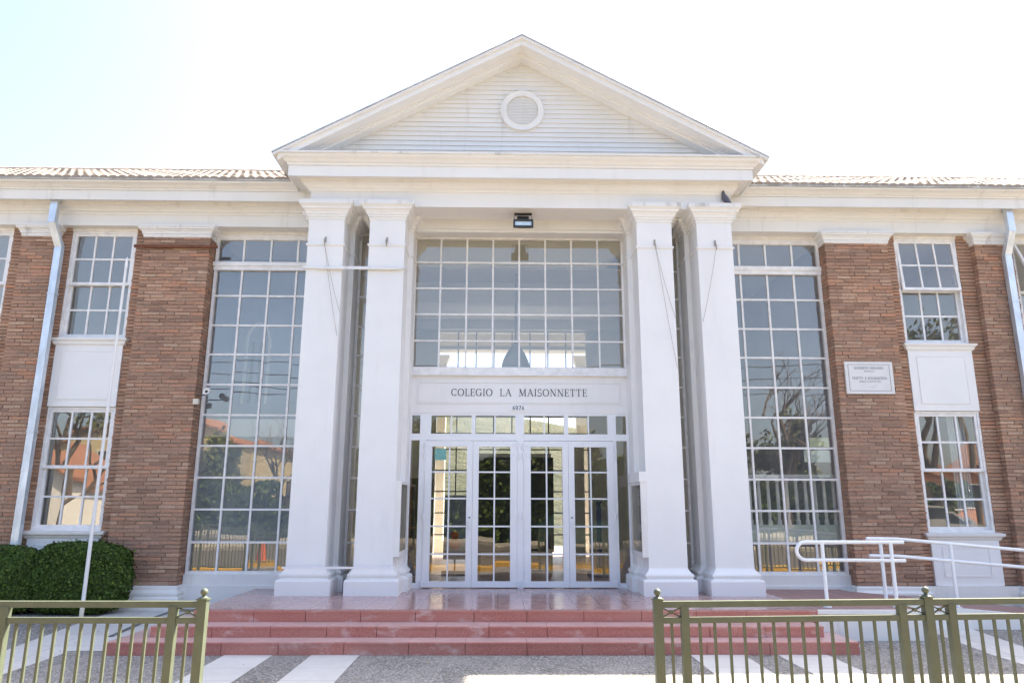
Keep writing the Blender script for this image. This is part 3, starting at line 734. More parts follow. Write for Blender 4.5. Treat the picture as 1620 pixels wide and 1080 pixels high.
# ------------------------------------------------------------------ lettering (serif strokes)
def arcp(cx, cy, rx, ry, a0, a1, n=14): return [(cx+rx*math.cos(R(a0+(a1-a0)*i/n)), cy+ry*math.sin(R(a0+(a1-a0)*i/n))) for i in range(n+1)]
T, H_ = .12, .05     # thick and thin strokes (letter height 1)
def sf(x, y, w_=.26): return ([(x-w_/2, y), (x+w_/2, y)], H_)
GLY = {
 'C': (.82, [(arcp(.45, .5, .38, .47, 50, 310), 'v'), ([(.70, .98), (.70, .70)], H_), ([(.70, .02), (.70, .28)], H_)]),
 'O': (.95, [(arcp(.475, .5, .40, .47, 0, 360, 24), 'v')]),
 'G': (.92, [(arcp(.46, .5, .39, .47, 50, 330), 'v'), ([(.74, .98), (.74, .72)], H_), ([(.76, .45), (.76, .05)], T), sf(.76, .45)]),
 'Q': (.95, [(arcp(.475, .5, .40, .47, 0, 360, 24), 'v'), ([(.5, .2), (.85, -.12)], T)]),
 'L': (.66, [([(.17, 0), (.17, 1)], T), sf(.17, .975), ([(.05, .025), (.62, .025)], H_), ([(.6, .0), (.6, .25)], H_)]),
 'E': (.68, [([(.17, 0), (.17, 1)], T), ([(.05, .975), (.6, .975)], H_), ([(.05, .025), (.63, .025)], H_), ([(.17, .52), (.5, .52)], H_), ([(.6, 1), (.6, .8)], H_), ([(.62, 0), (.62, .22)], H_), ([(.5, .42), (.5, .62)], H_)]),
 'I': (.36, [([(.18, 0), (.18, 1)], T), sf(.18, .975), sf(.18, .025)]),
 'A': (.92, [([(.12, 0), (.45, 1)], H_), ([(.45, 1), (.80, 0)], T), ([(.25, .36), (.66, .36)], H_), sf(.12, .025), sf(.80, .025)]),
 'M': (1.1, [([(.16, 0), (.20, 1)], H_), ([(.20, 1), (.55, .05)], T), ([(.55, .05), (.90, 1)], H_), ([(.90, 1), (.94, 0)], T), sf(.16, .025), sf(.94, .025), sf(.14, .975, .16), sf(.95, .975, .16)]),
 'N': (.95, [([(.17, 0), (.17, 1)], H_), ([(.17, 1), (.78, 0)], T), ([(.78, 0), (.78, 1)], H_), sf(.17, .025), sf(.78, .975), sf(.12, .975, .18)]),
 'S': (.66, [(arcp(.33, .74, .23, .235, 30, 270, 12) + arcp(.33, .26, .25, .245, 90, -150, 12), .085), ([(.55, .98), (.55, .75)], H_), ([(.09, .02), (.09, .26)], H_)]),
 'T': (.80, [([(.4, 0), (.4, 1)], T), ([(.06, .975), (.74, .975)], H_), ([(.08, 1), (.08, .76)], H_), ([(.72, 1), (.72, .76)], H_), sf(.4, .025)]),
 'R': (.82, [([(.17, 0), (.17, 1)], T), sf(.17, .025), ([(.05, .975), (.38, .975)] + arcp(.38, .735, .24, .24, 90, -90, 10) + [(.17, .495)], .07), ([(.40, .49), (.74, .02)], T), sf(.74, .025, .2)]),
 'B': (.74, [([(.17, 0), (.17, 1)], T), ([(.05, .975), (.36, .975)] + arcp(.36, .745, .2, .23, 90, -90, 10) + [(.17, .515)], .07), ([(.36, .515)] + arcp(.36, .27, .27, .245, 90, -90, 10) + [(.05, .025)], .07)]),
 'P': (.72, [([(.17, 0), (.17, 1)], T), sf(.17, .025), ([(.05, .975), (.38, .975)] + arcp(.38, .725, .24, .25, 90, -90, 10) + [(.17, .475)], .07)]),
 'D': (.92, [([(.17, 0), (.17, 1)], T), ([(.05, .975), (.38, .975)] + arcp(.38, .5, .42, .475, 90, -90, 14) + [(.05, .025)], .08)]),
 'U': (.9, [([(.2, 1), (.2, .35)] + arcp(.46, .3, .26, .27, 180, 360, 10) + [(.72, 1)], .08), sf(.2, .975), sf(.72, .975)]),
 '&': (.8, [([(.7, .0), (.22, .72)] + arcp(.36, .80, .16, .17, 200, -30, 10) + [(.2, .42)] + arcp(.3, .23, .22, .22, 140, 340, 10) + [(.7, .48)], .075)]),
 '6': (.66, [([(.55, .95), (.28, .75)] + arcp(.33, .30, .24, .28, 150, 510, 20), .10)]),
 '0': (.66, [(arcp(.33, .5, .25, .47, 0, 360, 22), 'v')]),
 '7': (.62, [([(.08, .95), (.56, .95)], .09), ([(.55, .95), (.25, 0)], T)]),
 '1': (.4, [([(.2, 0), (.2, 1)], T), sf(.2, .025)]), '9': (.66, [([(.1, .05), (.38, .25)] + arcp(.33, .70, .24, .28, -30, 330, 20), .10)]), '4': (.66, [([(.45, 0), (.45, 1)], T), ([(.45, 1), (.05, .28)], H_), ([(.05, .28), (.62, .28)], H_)]),
}
def text_mesh(txt, x0, x1, z0, h, y, d=.004, space=.62, gap=.06, shear=0.0, bold=1.0):
    tot = sum((GLY[c][0]+gap) if c != ' ' else space for c in txt) - gap
    sx = (x1-x0)/tot; mb = MB(); cx = 0
    for c in txt:
        if c == ' ': cx += space; continue
        wd, strokes = GLY[c]
        for pts, tw in strokes:
            pts = [((p[0]+cx)*sx, p[1]*h) for p in pts]
            for a, b in zip(pts[:-1], pts[1:]):
                dx, dz = b[0]-a[0], b[1]-a[1]; l = math.hypot(dx, dz) or 1e-6
                if tw == 'v': t_ = (.045+.085*abs(dz)/l)*h
                else: t_ = tw*h
                t_ *= bold; nx, nz = -dz/l*t_/2, dx/l*t_/2; ex_, ez = dx/l*t_*.12, dz/l*t_*.12
                q = [(a[0]-ex_+nx, a[1]-ez+nz), (b[0]+ex_+nx, b[1]+ez+nz), (b[0]+ex_-nx, b[1]+ez-nz), (a[0]-ex_-nx, a[1]-ez-nz)]
                e = random.uniform(0, .0004)
                mb.prism([(x0+p[0], z0+p[1]) for p in q], 'y', y-d-e, y)
        cx += wd+gap
    return mb
sg_ = thing('name_sign', (0, .83, 2.69), 'white panel sign with black serif letters above the glass doors', 'sign')
mb = MB(); frame_mesh(mb, -1.573, 1.558, 2.69, 3.03, .016, .828, .8395); mb.box(-1.55, 1.535, .834, .8395, 2.713, 3.007); mb.build('panel', 'white_paint', sg_)
text_mesh('COLEGIO LA MAISONNETTE', -1.052, 1.040, 2.812, .112, .834, space=.95, gap=.10, bold=.95).build('lettering', 'letter_black', sg_)
np_ = thing('number_plate', (-.02, .83, 2.58), 'small white house number plate reading 6076 under the sign', 'number plate')
MB().box(-.148, .108, .829, .8395, 2.583, 2.682).build('plate', 'white_plastic', np_)
text_mesh('6076', -.108, .070, 2.602, .062, .829, gap=.22, bold=1.15).build('digits', 'letter_black', np_)
pq = thing('stone_plaque', (5.34, .6, 2.84), 'pale engraved stone plaque on the brick pier right of the portico', 'plaque')
MB().box(4.975, 5.712, .592, .622, 2.842, 3.338).build('slab', 'marble', pq)
mb = MB(); frame_mesh(mb, 5.022, 5.664, 2.885, 3.297, .007, .590, .5925); mb.build('border', 'letter_grey', pq)
mb = text_mesh('ROBERTO BRIONES', 5.118, 5.573, 3.222, .036, .592, d=.002, bold=1.1)
mb2 = text_mesh('PRIETO & BALMACEDA', 5.075, 5.612, 3.063, .040, .592, d=.002, bold=1.1)
mb.build('lettering', 'letter_grey', pq); mb2.build('lettering', 'letter_grey', pq)
text_mesh('ARQUITECTO', 5.265, 5.425, 3.180, .017, .592, d=.002, bold=.8).build('lettering', 'letter_grey', pq)
text_mesh('EMPRESA CONSTRUCTORA', 5.180, 5.510, 3.022, .018, .592, d=.002, bold=.8).build('lettering', 'letter_grey', pq)
text_mesh('1947', 5.300, 5.420, 2.935, .017, .592, d=.002, bold=.8, gap=.5).build('date', 'letter_grey', pq)

# ------------------------------------------------------------------ things fixed on the facade
fl = thing('floodlight', (.04, .25, 5.54), 'black floodlight hung from the porch ceiling above the central window', 'floodlight')
fx, fy = .035, .22
MB().box(fx-.135, fx+.135, fy-.02, fy+.02, 5.528, 5.553).box(fx-.135, fx-.129, fy-.012, fy+.012, 5.40, 5.53).box(fx+.129, fx+.135, fy-.012, fy+.012, 5.40, 5.53).build('bracket', 'black_plastic', fl)
mb = MB()
mb.prism([(fy-.095, 5.305), (fy-.075, 5.435), (fy-.02, 5.455), (fy+.06, 5.43), (fy+.06, 5.36), (fy-.06, 5.29)], 'x', fx-.10, fx+.10)
fh = mb.build('housing', 'black_plastic', fl)
mb = MB(); frame_mesh(mb, fx-.152, fx+.152, 5.285, 5.415, .028, fy-.125, fy-.08); mb.build('bezel', 'black_plastic', fl)
MB().box(fx-.126, fx+.126, fy-.104, fy-.096, 5.311, 5.389).build('reflector', 'lamp_reflector', fl)
mb = MB()
for k in range(6): mb.box(fx-.09, fx+.09, fy-.0+.0, fy+.07, 5.445+.0+k*.012, 5.45+k*.012)
mb.build('cooling_fins', 'black_plastic', fl)

def pipe(name, lab, xa, xb, xc, lean):
    t = thing(name, (xb, .52, G), lab, 'downpipe', 'galvanised downpipes')
    s = .055
    def bx(a, b): return MB().bar(a, b, .105, .085, (0, 1, 0))
    bx((xa, .41, 5.80), (xa, .40, 5.40)).build('outlet', 'galvanised', t)
    bx((xa, .40, 5.42), (xb, .555, 5.08)).build('elbow', 'galvanised', t)
    zs = [5.10, 4.0, 2.85, 1.65, .5, -.1]
    for a, b in zip(zs[:-1], zs[1:]):
        mb = bx((xb, .562, a), (xb, .562, b)); mb.box(xb-.056, xb+.056, .516, .608, b-.006, b+.012); mb.build('pipe_length', 'galvanised', t)
    for z in (4.3, 2.2): MB().box(xb-.06, xb+.06, .512, .625, z, z+.02).build('clip', 'galvanised', t)
pipe('downpipe', 'square galvanised downpipe on the brick pier at the far left', -7.225, -7.165, 0, 0)
pipe('downpipe', 'square galvanised downpipe on the brick pier at the far right', 7.745, 7.735, 0, 0)

ib = MB().box(-6.03, -4.74, .574, .606, 5.085, 5.128).build('iron_bar', 'rust')
tag(ib, 'rusty iron bar fixed across the top of the left brick pier', 'iron bar')
bt = MB().box(-3.215, -1.70, -.032, -.001, 4.560, 4.598).box(-3.0, -1.80, -.052, -.032, 4.548, 4.580).build('batten', 'peeling_paint')
tag(bt, 'white batten fixed across the two left columns below their capitals', 'batten')
bt = MB().box(-3.19, -1.685, -.125, -.094, .345, .372).build('batten', 'white_paint')
tag(bt, 'white batten lying across the bases of the two left columns', 'batten')
def hook_cord(x, ends, label):
    t = thing('hanging_cord' if ends else 'wall_hook', (x, 0, 4.95), label, 'cord' if ends else 'hook', 'cords hung on column hooks' if ends else None)
    MB().tube([(x, 0, 5.01), (x-.01, -.045, 5.0), (x, -.06, 4.96), (x+.005, -.045, 4.90)], .009, 6).box(x-.012, x+.012, -.01, 0, 4.97, 5.06).build('hook', 'cord', t)
    for e in ends:
        p = [Vector((x, -.05, 4.93)).lerp(Vector(e), i/8) + Vector((0, 0, -.05*math.sin(math.pi*i/8))) for i in range(9)]
        MB().tube(p, .003, 5).build('strand', 'cord', t)
hook_cord(-2.909, [(-2.64, -.012, 3.9), (-2.66, -.012, 3.55)], 'thin double cord slanting from a hook on the far left column')
hook_cord(-2.0, [], 'small rusty hook near the top of the second column from left')
hook_cord(2.0, [(2.255, -.012, 3.85), (2.25, -.012, 3.1)], 'thin double cord slanting from a hook on the third column from left')
hook_cord(2.909, [(2.66, -.012, 3.8)], 'single cord slanting left from a hook on the far right column')

def board(sg, lab, head):
    t = thing('notice_board', (sg*1.7, .25, .5), lab, 'notice board', 'glazed notice boards on the inner columns')
    xa, xb = sg*1.735, sg*1.655; x0, x1 = min(xa, xb), max(xa, xb)
    y0, y1, z0, z1 = .0, .83, .49, 1.50
    mb = MB().box(x0, x1, y0, y0+.03, z0, z1).box(x0, x1, y1-.03, y1, z0, z1).box(x0, x1, y0+.03, y1-.03, z1-.04, z1-.001).box(x0, x1, y0+.03, y1-.03, z0+.001, z0+.06)
    bk = min(xa, xa-sg*.02), max(xa, xa-sg*.02); mb.box(bk[0], bk[1], y0+.03, y1-.03, z0+.06, z1-.04)
    mb.build('case', 'worn_white_paint', t)
    bx_ = sorted((sg*1.7145, sg*1.7155)); MB().box(bx_[0], bx_[1], y0+.03, y1-.03, z0+.06, z1-.04).build('backing', 'felt_board', t)
    gx = sg*1.664; MB().quad((gx, y0+.03, z0+.06), (gx, y1-.03, z0+.06), (gx, y1-.03, z1-.04), (gx, y0+.03, z1-.04)).build('pane', 'glass', t)
    rnd = random.Random(5+sg); mats = ['stone_grey', 'stone_grey', 'paper', 'interior_blue_wall', 'dark_board']
    for k in range(7):
        zz = z0+.08+k*.122
        for q in range(4):
            px = sg*1.712; MB().box(min(px, px+sg*.003), max(px, px+sg*.003), y0+.05+q*.18, y0+.05+q*.18+.15, zz, zz+.105).build('notice', mats[rnd.randrange(5)], t)
    if head:
        x2 = sg*1.64; MB().box(min(xa, x2), max(xa, x2), y0-.01, y1+.01, z1+.001, z1+.14).build('head_board', 'white_paint', t)
    return t
board(-1, 'glazed notice board on the inner side of the second column from left', False)
board(1, 'glazed notice board with white head board on the third column from left', True)

cc = thing('security_camera', (-4.80, .62, 2.72), 'small security camera on an arm at the edge of the left brick pier', 'security camera')
MB().box(-4.885, -4.81, .60, .66, 2.635, 2.715).build('junction_box', 'cream_paint', cc)
MB().tube([(-4.86, .63, 2.77), (-4.72, .60, 2.77), (-4.655, .52, 2.80)], .009, 6).build('arm', 'black_plastic', cc)
MB().tube([(-4.68, .60, 2.845), (-4.645, .47, 2.805)], .042, 14).lathe((-4.645, .47, 2.805), [(.043, .006), (.046, -.012), (.03, -.012), (.028, .0), (0, .002)], 14, 'y').build('body', 'worn_white_paint', cc, True)
MB().lathe((-4.643, .462, 2.803), [(0, -.003), (.02, -.003), (.02, .0)], 12, 'y').build('lens', 'black_plastic', cc)
for (n_, lab, x0, x1, z0, z1, m_) in (('window_sticker', 'pale yellow green sticker inside the right tall window, above the blue one', 4.45, 4.76, 2.06, 2.20, 'yellow_green_paper'),
                                   ('window_sticker', 'pale blue sticker inside the right tall window, below the yellowish one', 4.35, 4.76, 1.83, 2.01, 'frosted_panel'),
                                   ('door_notice', 'pale cyan notice on the upper left pane of the leftmost door', -1.285, -1.11, 1.84, 2.015, 'cyan_paper')):
    tag(MB().box(x0, x1, .874, .876, z0, z1).build(n_, m_), lab, 'notice' if n_ == 'door_notice' else 'sticker')

# pigeon on the far right capital
pg = thing('pigeon', (3.02, .06, 5.61), 'dark grey pigeon perched on top of the far right column capital', 'pigeon')
px, py, pz = 3.10, -.045, 5.612
sp = [(px+.075, py-.03, pz+.015, .006), (px+.06, py-.022, pz+.03, .018), (px+.035, py-.008, pz+.055, .034), (px+.01, py+.0, pz+.085, .048), (px-.012, py+.004, pz+.12, .050), (px-.025, py+.004, pz+.155, .037), (px-.03, py+.002, pz+.178, .025), (px-.032, py-.002, pz+.20, .023), (px-.034, py-.01, pz+.217, .019), (px-.036, py-.016, pz+.228, .008)]
MB().tube([s[:3] for s in sp], [s[3] for s in sp], 12).build('body', 'pigeon', pg, True)
MB().tube([(px-.036, py-.02, pz+.212), (px-.037, py-.048, pz+.205)], [.008, .002], 6).build('beak', 'black_plastic', pg)
for dx in (-.02, .012):
    MB().tube([(px+dx, py, pz+.06), (px+dx, py-.003, pz+.002)], .005, 5).tube([(px+dx, py+.01, pz+.003), (px+dx-.005, py-.03, pz+.003)], .004, 5).build('leg', 'pigeon_feet', pg)
tag(MB().lathe((2.06+.23, .62, 4.76), [(0, -.07), (.05, -.055), (.075, -.01), (.07, .04), (.035, .07), (0, .075)], 12).build('terracotta_nest', 'wood_trim'), 'rust brown mud nest wedged between the two right columns', 'nest')

# ------------------------------------------------------------------ hedge, flagpole, fences
def hedge(name, label, blobs, n, seed):
    rnd = random.Random(seed); t = thing(name, (blobs[0][0], blobs[0][1], gz(.1)), label, 'hedge', 'clipped round bushes by the wall')
    core = MB(); lv = MB()
    for (cx, cy, cz, rx, ry, rz) in blobs:
        core.v_ = 0
        prof = [(max(.001, math.cos(R(a))), math.sin(R(a))) for a in range(-90, 91, 15)]
        b0 = len(core.v); core.lathe((0, 0, 0), prof, 18)
        for i in range(b0, len(core.v)):
            x, y, z = core.v[i]
            q = 1/(abs(x)**3.2+abs(y)**3.2+abs(z)**3.2)**(1/3.2)
            core.v[i] = (cx+x*q*rx*.93, cy+y*q*ry*.93, max(gz(cy)+.06, cz+z*q*rz*.93))
    tot = sum(b[3]*b[5] for b in blobs)
    for (cx, cy, cz, rx, ry, rz) in blobs:
        for _ in range(int(n*rx*rz/tot)):
            th = rnd.uniform(0, 6.283); ph = math.asin(rnd.uniform(-1, 1))
            x, y, z = math.cos(ph)*math.cos(th), math.cos(ph)*math.sin(th), math.sin(ph)
            if y > .35: y = -y
            q = 1/(abs(x)**3.2+abs(y)**3.2+abs(z)**3.2)**(1/3.2)
            lump = 1+.025*math.sin(x*9+cx)*math.sin(z*8+2)+.02*math.sin(x*21+z*17)
            rr = q*(rnd.uniform(.90, 1.01)+ (rnd.random() < .04)*rnd.uniform(0, .12))*lump
            p = Vector((cx+x*rr*rx, cy+y*rr*ry, cz+z*rr*rz))
            if p.z < gz(p.y)+.03: continue
            nn = Vector((x/rx, y/ry, z/rz)).normalized() + Vector((rnd.gauss(0, .5), rnd.gauss(0, .5), rnd.gauss(.25, .5)))
            nn.normalize(); a = nn.orthogonal().normalized(); a.rotate(Matrix.Rotation(rnd.uniform(0, 6.28), 3, nn)); b = nn.cross(a)
            l = rnd.uniform(.015, .028); wd = l*.6
            i = len(lv.v); lv.v += [tuple(p-a*l), tuple(p+b*wd), tuple(p+a*l), tuple(p-b*wd)]; lv.f.append((i, i+1, i+2, i+3))
    st_ = MB()
    for k in range(9):
        x = rnd.uniform(blobs[0][0]-blobs[0][3]*.7, blobs[0][0]+blobs[0][3]*.7); y = blobs[0][1]+rnd.uniform(-.1, .1)
        st_.tube([(x, y, gz(y)-.02), (x+rnd.uniform(-.08, .08), y, gz(y)+.35)], [.018, .01], 6)
    st_.build('stem', 'bark', t)
    core.build('inner_foliage', 'hedge_leaf', t, True); f_ = lv.build('foliage', 'hedge_leaf', t)
hedge('clipped_bush', 'dark green clipped bush, the taller rounded one next to the left brick pier', [(-6.05, .33, .19, .67, .29, .47)], 34000, 1)
hedge('clipped_bush', 'dark green clipped bush at the far left edge, lower than its neighbour', [(-7.22, .33, .16, .72, .30, .45), (-8.6, .33, .15, .8, .3, .43)], 46000, 2)
fp = thing('flagpole', (-5.72, -.02, -.28), 'slim white painted flagpole with rusty foot in front of the clipped bushes', 'flagpole')
FX, FY = -5.80, -.02
MB().tube([(FX, FY, -.1), (FX, FY, .9), (FX+.005, FY, 2.6), (FX+.01, FY, 4.55)], [.026, .025, .022, .018], 10).build('pole', 'peeling_paint', fp, True)
MB().tube([(FX, FY, -.30), (FX, FY, -.09)], .029, 10).build('foot', 'cream_paint', fp, True)
MB().tube([(FX, FY, -.125), (FX, FY, -.085)], .0305, 10).build('rust_band', 'rust', fp, True)
MB().lathe((FX+.01, FY, 4.55), [(.019, 0), (.024, .012), (.018, .03), (.022, .05), (.012, .12), (.002, .17)], 10).build('finial', 'white_paint', fp, True)

def fence(name, label, posts, pairs, x_end, y_of, flip):
    """posts: X of finial posts; pairs: X of flat posts; rails run between the ends"""
    t = thing(name, (posts[0], y_of(posts[0]), G), label, 'fence', 'green tubular steel fences along the kerb')
    xs = sorted(set(posts+pairs+[x_end])); xa, xb = xs[0], xs[-1]
    for z0, z1, s_ in ((.584, .619, .036), (.496, .528, .034)):
        for a, b in zip(xs[:-1], xs[1:]):
            MB().bar((a, y_of(a), (z0+z1)/2), (b, y_of(b), (z0+z1)/2), s_, z1-z0).build('rail', 'fence_green', t)
    a, b = xa, xb
    MB().bar((a, y_of(a), -.18), (b, y_of(b), -.18), .03, .03).build('rail', 'fence_green', t)
    for x in posts:
        p = MB().box(x-.026, x+.026, y_of(x)-.026, y_of(x)+.026, G, .632).build('post', 'fence_green', t)
        MB().lathe((x, y_of(x), .632), [(.030, 0), (.030, .006), (.014, .013), (.010, .020), (.018, .026), (.0225, .038), (.018, .051), (.006, .059), (0, .060)], 14).box(x-.033, x+.033, y_of(x)-.033, y_of(x)+.033, .627, .634).build('finial', 'fence_green', p, True)
    for x in pairs: MB().box(x-.023, x+.023, y_of(x)-.023, y_of(x)+.023, G, .590).build('post', 'fence_green', t)
    for a in posts:
        for b in pairs:
            if abs(a-b) < .2:
                m_ = MB(); q0, q1 = (min(a, b)+.022, max(a, b)-.022)
                m_.bar((q0, y_of(q0), .53), (q1, y_of(q1), .583), .008, .008).bar((q0, y_of(q0)+.004, .583), (q1, y_of(q1)+.004, .53), .008, .008).lathe((( q0+q1)/2, y_of((q0+q1)/2)-.006, .5565), [(0, -.004), (.012, -.004), (.012, .006)], 10, 'y')
                m_.build('cross_brace', 'fence_green', t)
    ab = sorted(set(posts+pairs+[x_end]))
    for a, b in zip(ab[:-1], ab[1:]):
        n = 1 if b-a < .2 else max(1, round((b-a)/(.0755 if flip else .093))-1)
        for k in range(n):
            x = a+(b-a)*(k+1)/(n+1); MB().box(x-.0075, x+.0075, y_of(x)-.0075, y_of(x)+.0075, -.17, .50).build('picket', 'fence_green', t)
fence('railing_fence', 'olive green picket fence with ball finial post at bottom left corner', [-2.045, -3.36, -4.68, -6.0, -7.32, -8.64], [-2.215, -3.19, -3.53, -4.51, -4.85, -5.83, -6.17, -7.15, -7.49, -8.47], -8.64, lambda x: -5.7, True)
fence('railing_fence', 'olive green picket fence with two ball finial posts at bottom right', [.640, 2.33, 4.02, 5.71, 7.4, 9.09], [.80, 2.16, 2.48, 3.85, 4.17, 5.54, 5.86, 7.23, 7.55, 8.92], 9.09, lambda x: -5.7+.075*(x-.64), False)

# ------------------------------------------------------------------ inside the hall and stair wells
ln = thing('hall_lantern', (0, 3.6, 3.5), 'bell shaped grey hanging lamp on a long chain behind the central window', 'lamp')
MB().tube([(0, 3.6, 5.68), (0, 3.6, 4.3)], .022, 6).build('chain', 'stone_grey', ln)
MB().lathe((0, 3.6, 3.35), [(.0, .98), (.03, .97), (.05, .93), (.035, .90), (.075, .86), (.12, .80), (.20, .68), (.25, .56), (.27, .48), (.265, .40), (.22, .33), (.1, .3), (0, .29)], 24).build('shade', 'stone_grey', ln, True)
bl = thing('stair_balustrade', (4.1, 1.1, .63), 'white turned balustrade inside the right tall window', 'balustrade')
MB().box(3.26, 4.98, 1.04, 1.14, 1.60, 1.65).build('handrail', 'white_paint', bl)
for k in range(11):
    x = 3.40+k*.145
    MB().lathe((x, 1.09, .90), [(.034, 0), (.034, .06), (.022, .08), (.028, .2), (.026, .5), (.02, .62), (.032, .64), (.032, .70)], 10).build('baluster', 'white_paint', bl)
MB().box(3.26, 4.98, 1.03, 1.15, .62, .90).build('parapet_panel', 'frosted_panel', bl)
db = thing('display_board', (0, 3.4, 0), 'dark display board standing in the hall behind the middle doors', 'board')
MB().box(-.72, .70, 3.4, 3.46, .35, 2.05).build('panel', 'dark_board', db)
for x in (-.66, .64): MB().box(x-.03, x+.03, 3.38, 3.5, 0, .35).build('leg', 'dark_board', db)
bn = thing('banner_stand', (-1.05, 3.0, 0), 'grey roll up banner with a red figure behind the leftmost door', 'banner')
MB().box(-1.28, -.86, 3.0, 3.01, .25, 1.35).build('sheet', 'stone_grey', bn)
MB().lathe((-1.08, 2.992, .52), [(0, -.004), (.10, -.004), (.10, .004)], 18, 'y').lathe((-1.08, 2.992, .66), [(0, -.004), (.07, -.004), (.07, .004)], 18, 'y').build('figure', 'red_plastic', bn)
MB().box(-1.28, -.86, 2.994, 2.998, .27, .40).box(-1.30, -.84, 2.95, 3.06, 0, .06).box(-1.09, -1.06, 3.01, 3.03, .06, 1.3).build('foot', 'blue_paint', bn)
dk = thing('dark_cabinet', (-1.75, 2.4, 0), 'tall dark cabinet inside the hall at the left sidelight', 'cabinet')
MB().box(-2.1, -1.45, 2.2, 2.7, .05, 1.62).build('body', 'dark_wood', dk); MB().box(-2.1, -1.45, 2.18, 2.2, .8, .82).box(-1.79, -1.77, 2.17, 2.2, .1, 1.6).build('door', 'wood_trim', dk)
bp = thing('blue_stand', (1.36, 2.6, 0), 'dark blue pillar stand behind the rightmost door', 'stand')
MB().box(1.38, 1.46, 2.6, 2.7, .05, 1.25).build('post', 'blue_paint', bp); MB().box(1.22, 1.62, 2.5, 2.8, 0, .06).build('foot', 'blue_paint', bp)
cu = MB()
for k in range(14):
    x0 = 6.72+k*.02; cu.tube([(x0, 1.02+.02*(k % 2), .85), (x0, 1.02+.02*(k % 2), 2.58)], .014, 6)
tag(cu.build('curtain', 'curtain', None, True), 'pale blue curtain gathered at the right of the lower right window', 'curtain')

# ------------------------------------------------------------------ across the street (seen in the window reflections)
def house(x, y, w_, d, h, roofh, wall, label, gable=True):
    t = thing('house', (x, y, G), label, 'house')
    MB().prism([(x-w_/2, G), (x+w_/2, G), (x+w_/2, h), (x, h+roofh), (x-w_/2, h)], 'y', y-d, y).build('wall', wall, t)
    mb = MB()
    for s_ in (-1, 1): mb.prism([(x, h+roofh+.18), (x+s_*(w_/2+.4), h-.05), (x+s_*(w_/2+.4), h-.2), (x, h+roofh+.02)], 'y', y-d-.3, y+.35)
    mb.build('roof', 'clay_roof', t)
    for k, (dx, z) in enumerate(((-.3, 1.0), (.25, 1.0), (-.2, 3.6), (.05, 3.6), (.28, 3.6))):
        if z+1.1 > h+.5: continue
        cx = x+dx*w_
        f_ = MB(); frame_mesh(f_, cx-.5, cx+.5, z, z+1.2, .07, y-.02, y+.05); f2 = f_.build('window', 'white_wall', t); MB().quad((cx-.45, y+.02, z+.05), (cx+.45, y+.02, z+.05), (cx+.45, y+.02, z+1.15), (cx-.45, y+.02, z+1.15)).build('pane', 'dark_glass', f2)
    MB().box(x-.05, x+.95, y-.02, y+.06, G, 1.9).build('door', 'wood_trim', t)
house(-27, -45, 15, 12, 5.9, 2.6, 'cream_wall', 'cream gabled house mirrored in the tall left window')
house(-29, -30, 8, 9, 2.6, 2.2, 'white_wall', 'white low house mirrored in the lower left window')
house(24.5, -30, 8, 9, 2.0, 1.5, 'orange_wall', 'orange house mirrored in the lower window beside the right drainpipe')
house(36, -34, 9, 9, 3.2, 2.0, 'white_wall', 'pale house mirrored at the far right window')
def tree(x, y, h, seed, label, leaves):
    rnd = random.Random(seed); t = thing('bare_tree' if leaves < 3000 else 'leafy_tree', (x, y, G), label, 'tree', 'street trees across the road')
    mb = MB(); tips = []
    def grow(p, d, l, r, lev):
        path = [p]; q = p.copy(); dd = d.copy(); nseg = 4
        for k in range(nseg):
            dd = (dd + Vector((rnd.gauss(0, .13), rnd.gauss(0, .13), rnd.gauss(.05, .08)))).normalized(); q = q+dd*l/nseg; path.append(q.copy())
        mb.tube(path, [r*(1-.45*k/nseg) for k in range(nseg+1)], 6 if lev < 2 else 4, cap=False)
        if lev >= 5: tips.append(path); return
        for _ in range(3 if lev < 4 else 2):
            ax = Vector((rnd.gauss(0, 1), rnd.gauss(0, 1), rnd.gauss(0, .6))); nd = (dd + ax.normalized()*rnd.uniform(.55, .95)).normalized()
            grow(path[rnd.randint(2, nseg)], nd, l*rnd.uniform(.60, .80), r*.52, lev+1)
    grow(Vector((x, y, G)), Vector((rnd.gauss(0, .05), rnd.gauss(0, .05), 1)), h*.30, h*.024, 0)
    mb.build('trunk', 'bark', t)
    if leaves:
        lv = MB()
        for _ in range(leaves):
            p = rnd.choice(tips)[rnd.randint(0, 4)] + Vector((rnd.gauss(0, .18), rnd.gauss(0, .18), rnd.gauss(0, .18)))
            nn = Vector((rnd.gauss(0, 1), rnd.gauss(0, 1), rnd.gauss(0, 1))).normalized(); a = nn.orthogonal(); b = nn.cross(a); l = rnd.uniform(.06, .12)
            i = len(lv.v); lv.v += [tuple(p-a*l), tuple(p+b*l*.6), tuple(p+a*l), tuple(p-b*l*.6)]; lv.f.append((i, i+1, i+2, i+3))
        lv.build('crown', 'tree_leaf', t)
tree(12.5, -21, 11, 11, 'bare street tree mirrored in the tall right window', 0)
tree(19, -20, 13, 12, 'sparsely leafed tree mirrored in the upper right window', 1600)
tree(-9.5, -21, 9.5, 13, 'bare street tree mirrored at the inner edge of the tall left window', 0)
tree(-19, -20, 10, 14, 'bare street tree mirrored in the far left window', 700)
tree(-22.5, -22, 6.5, 15, 'low leafy tree mirrored in the lower left window', 9000)
tree(9.5, -24, 7, 18, 'broad dark tree mirrored at the inner edge of the tall right window', 9000)
tree(14.5, -25, 6.5, 19, 'broad dark tree mirrored low in the tall right window', 9000)
tree(-18.5, -27, 6.0, 22, 'round leafy tree mirrored behind the cone in the tall left window', 9000)
tree(-14.5, -23, 5.5, 21, 'low bushy tree mirrored low in the tall left window', 9000)
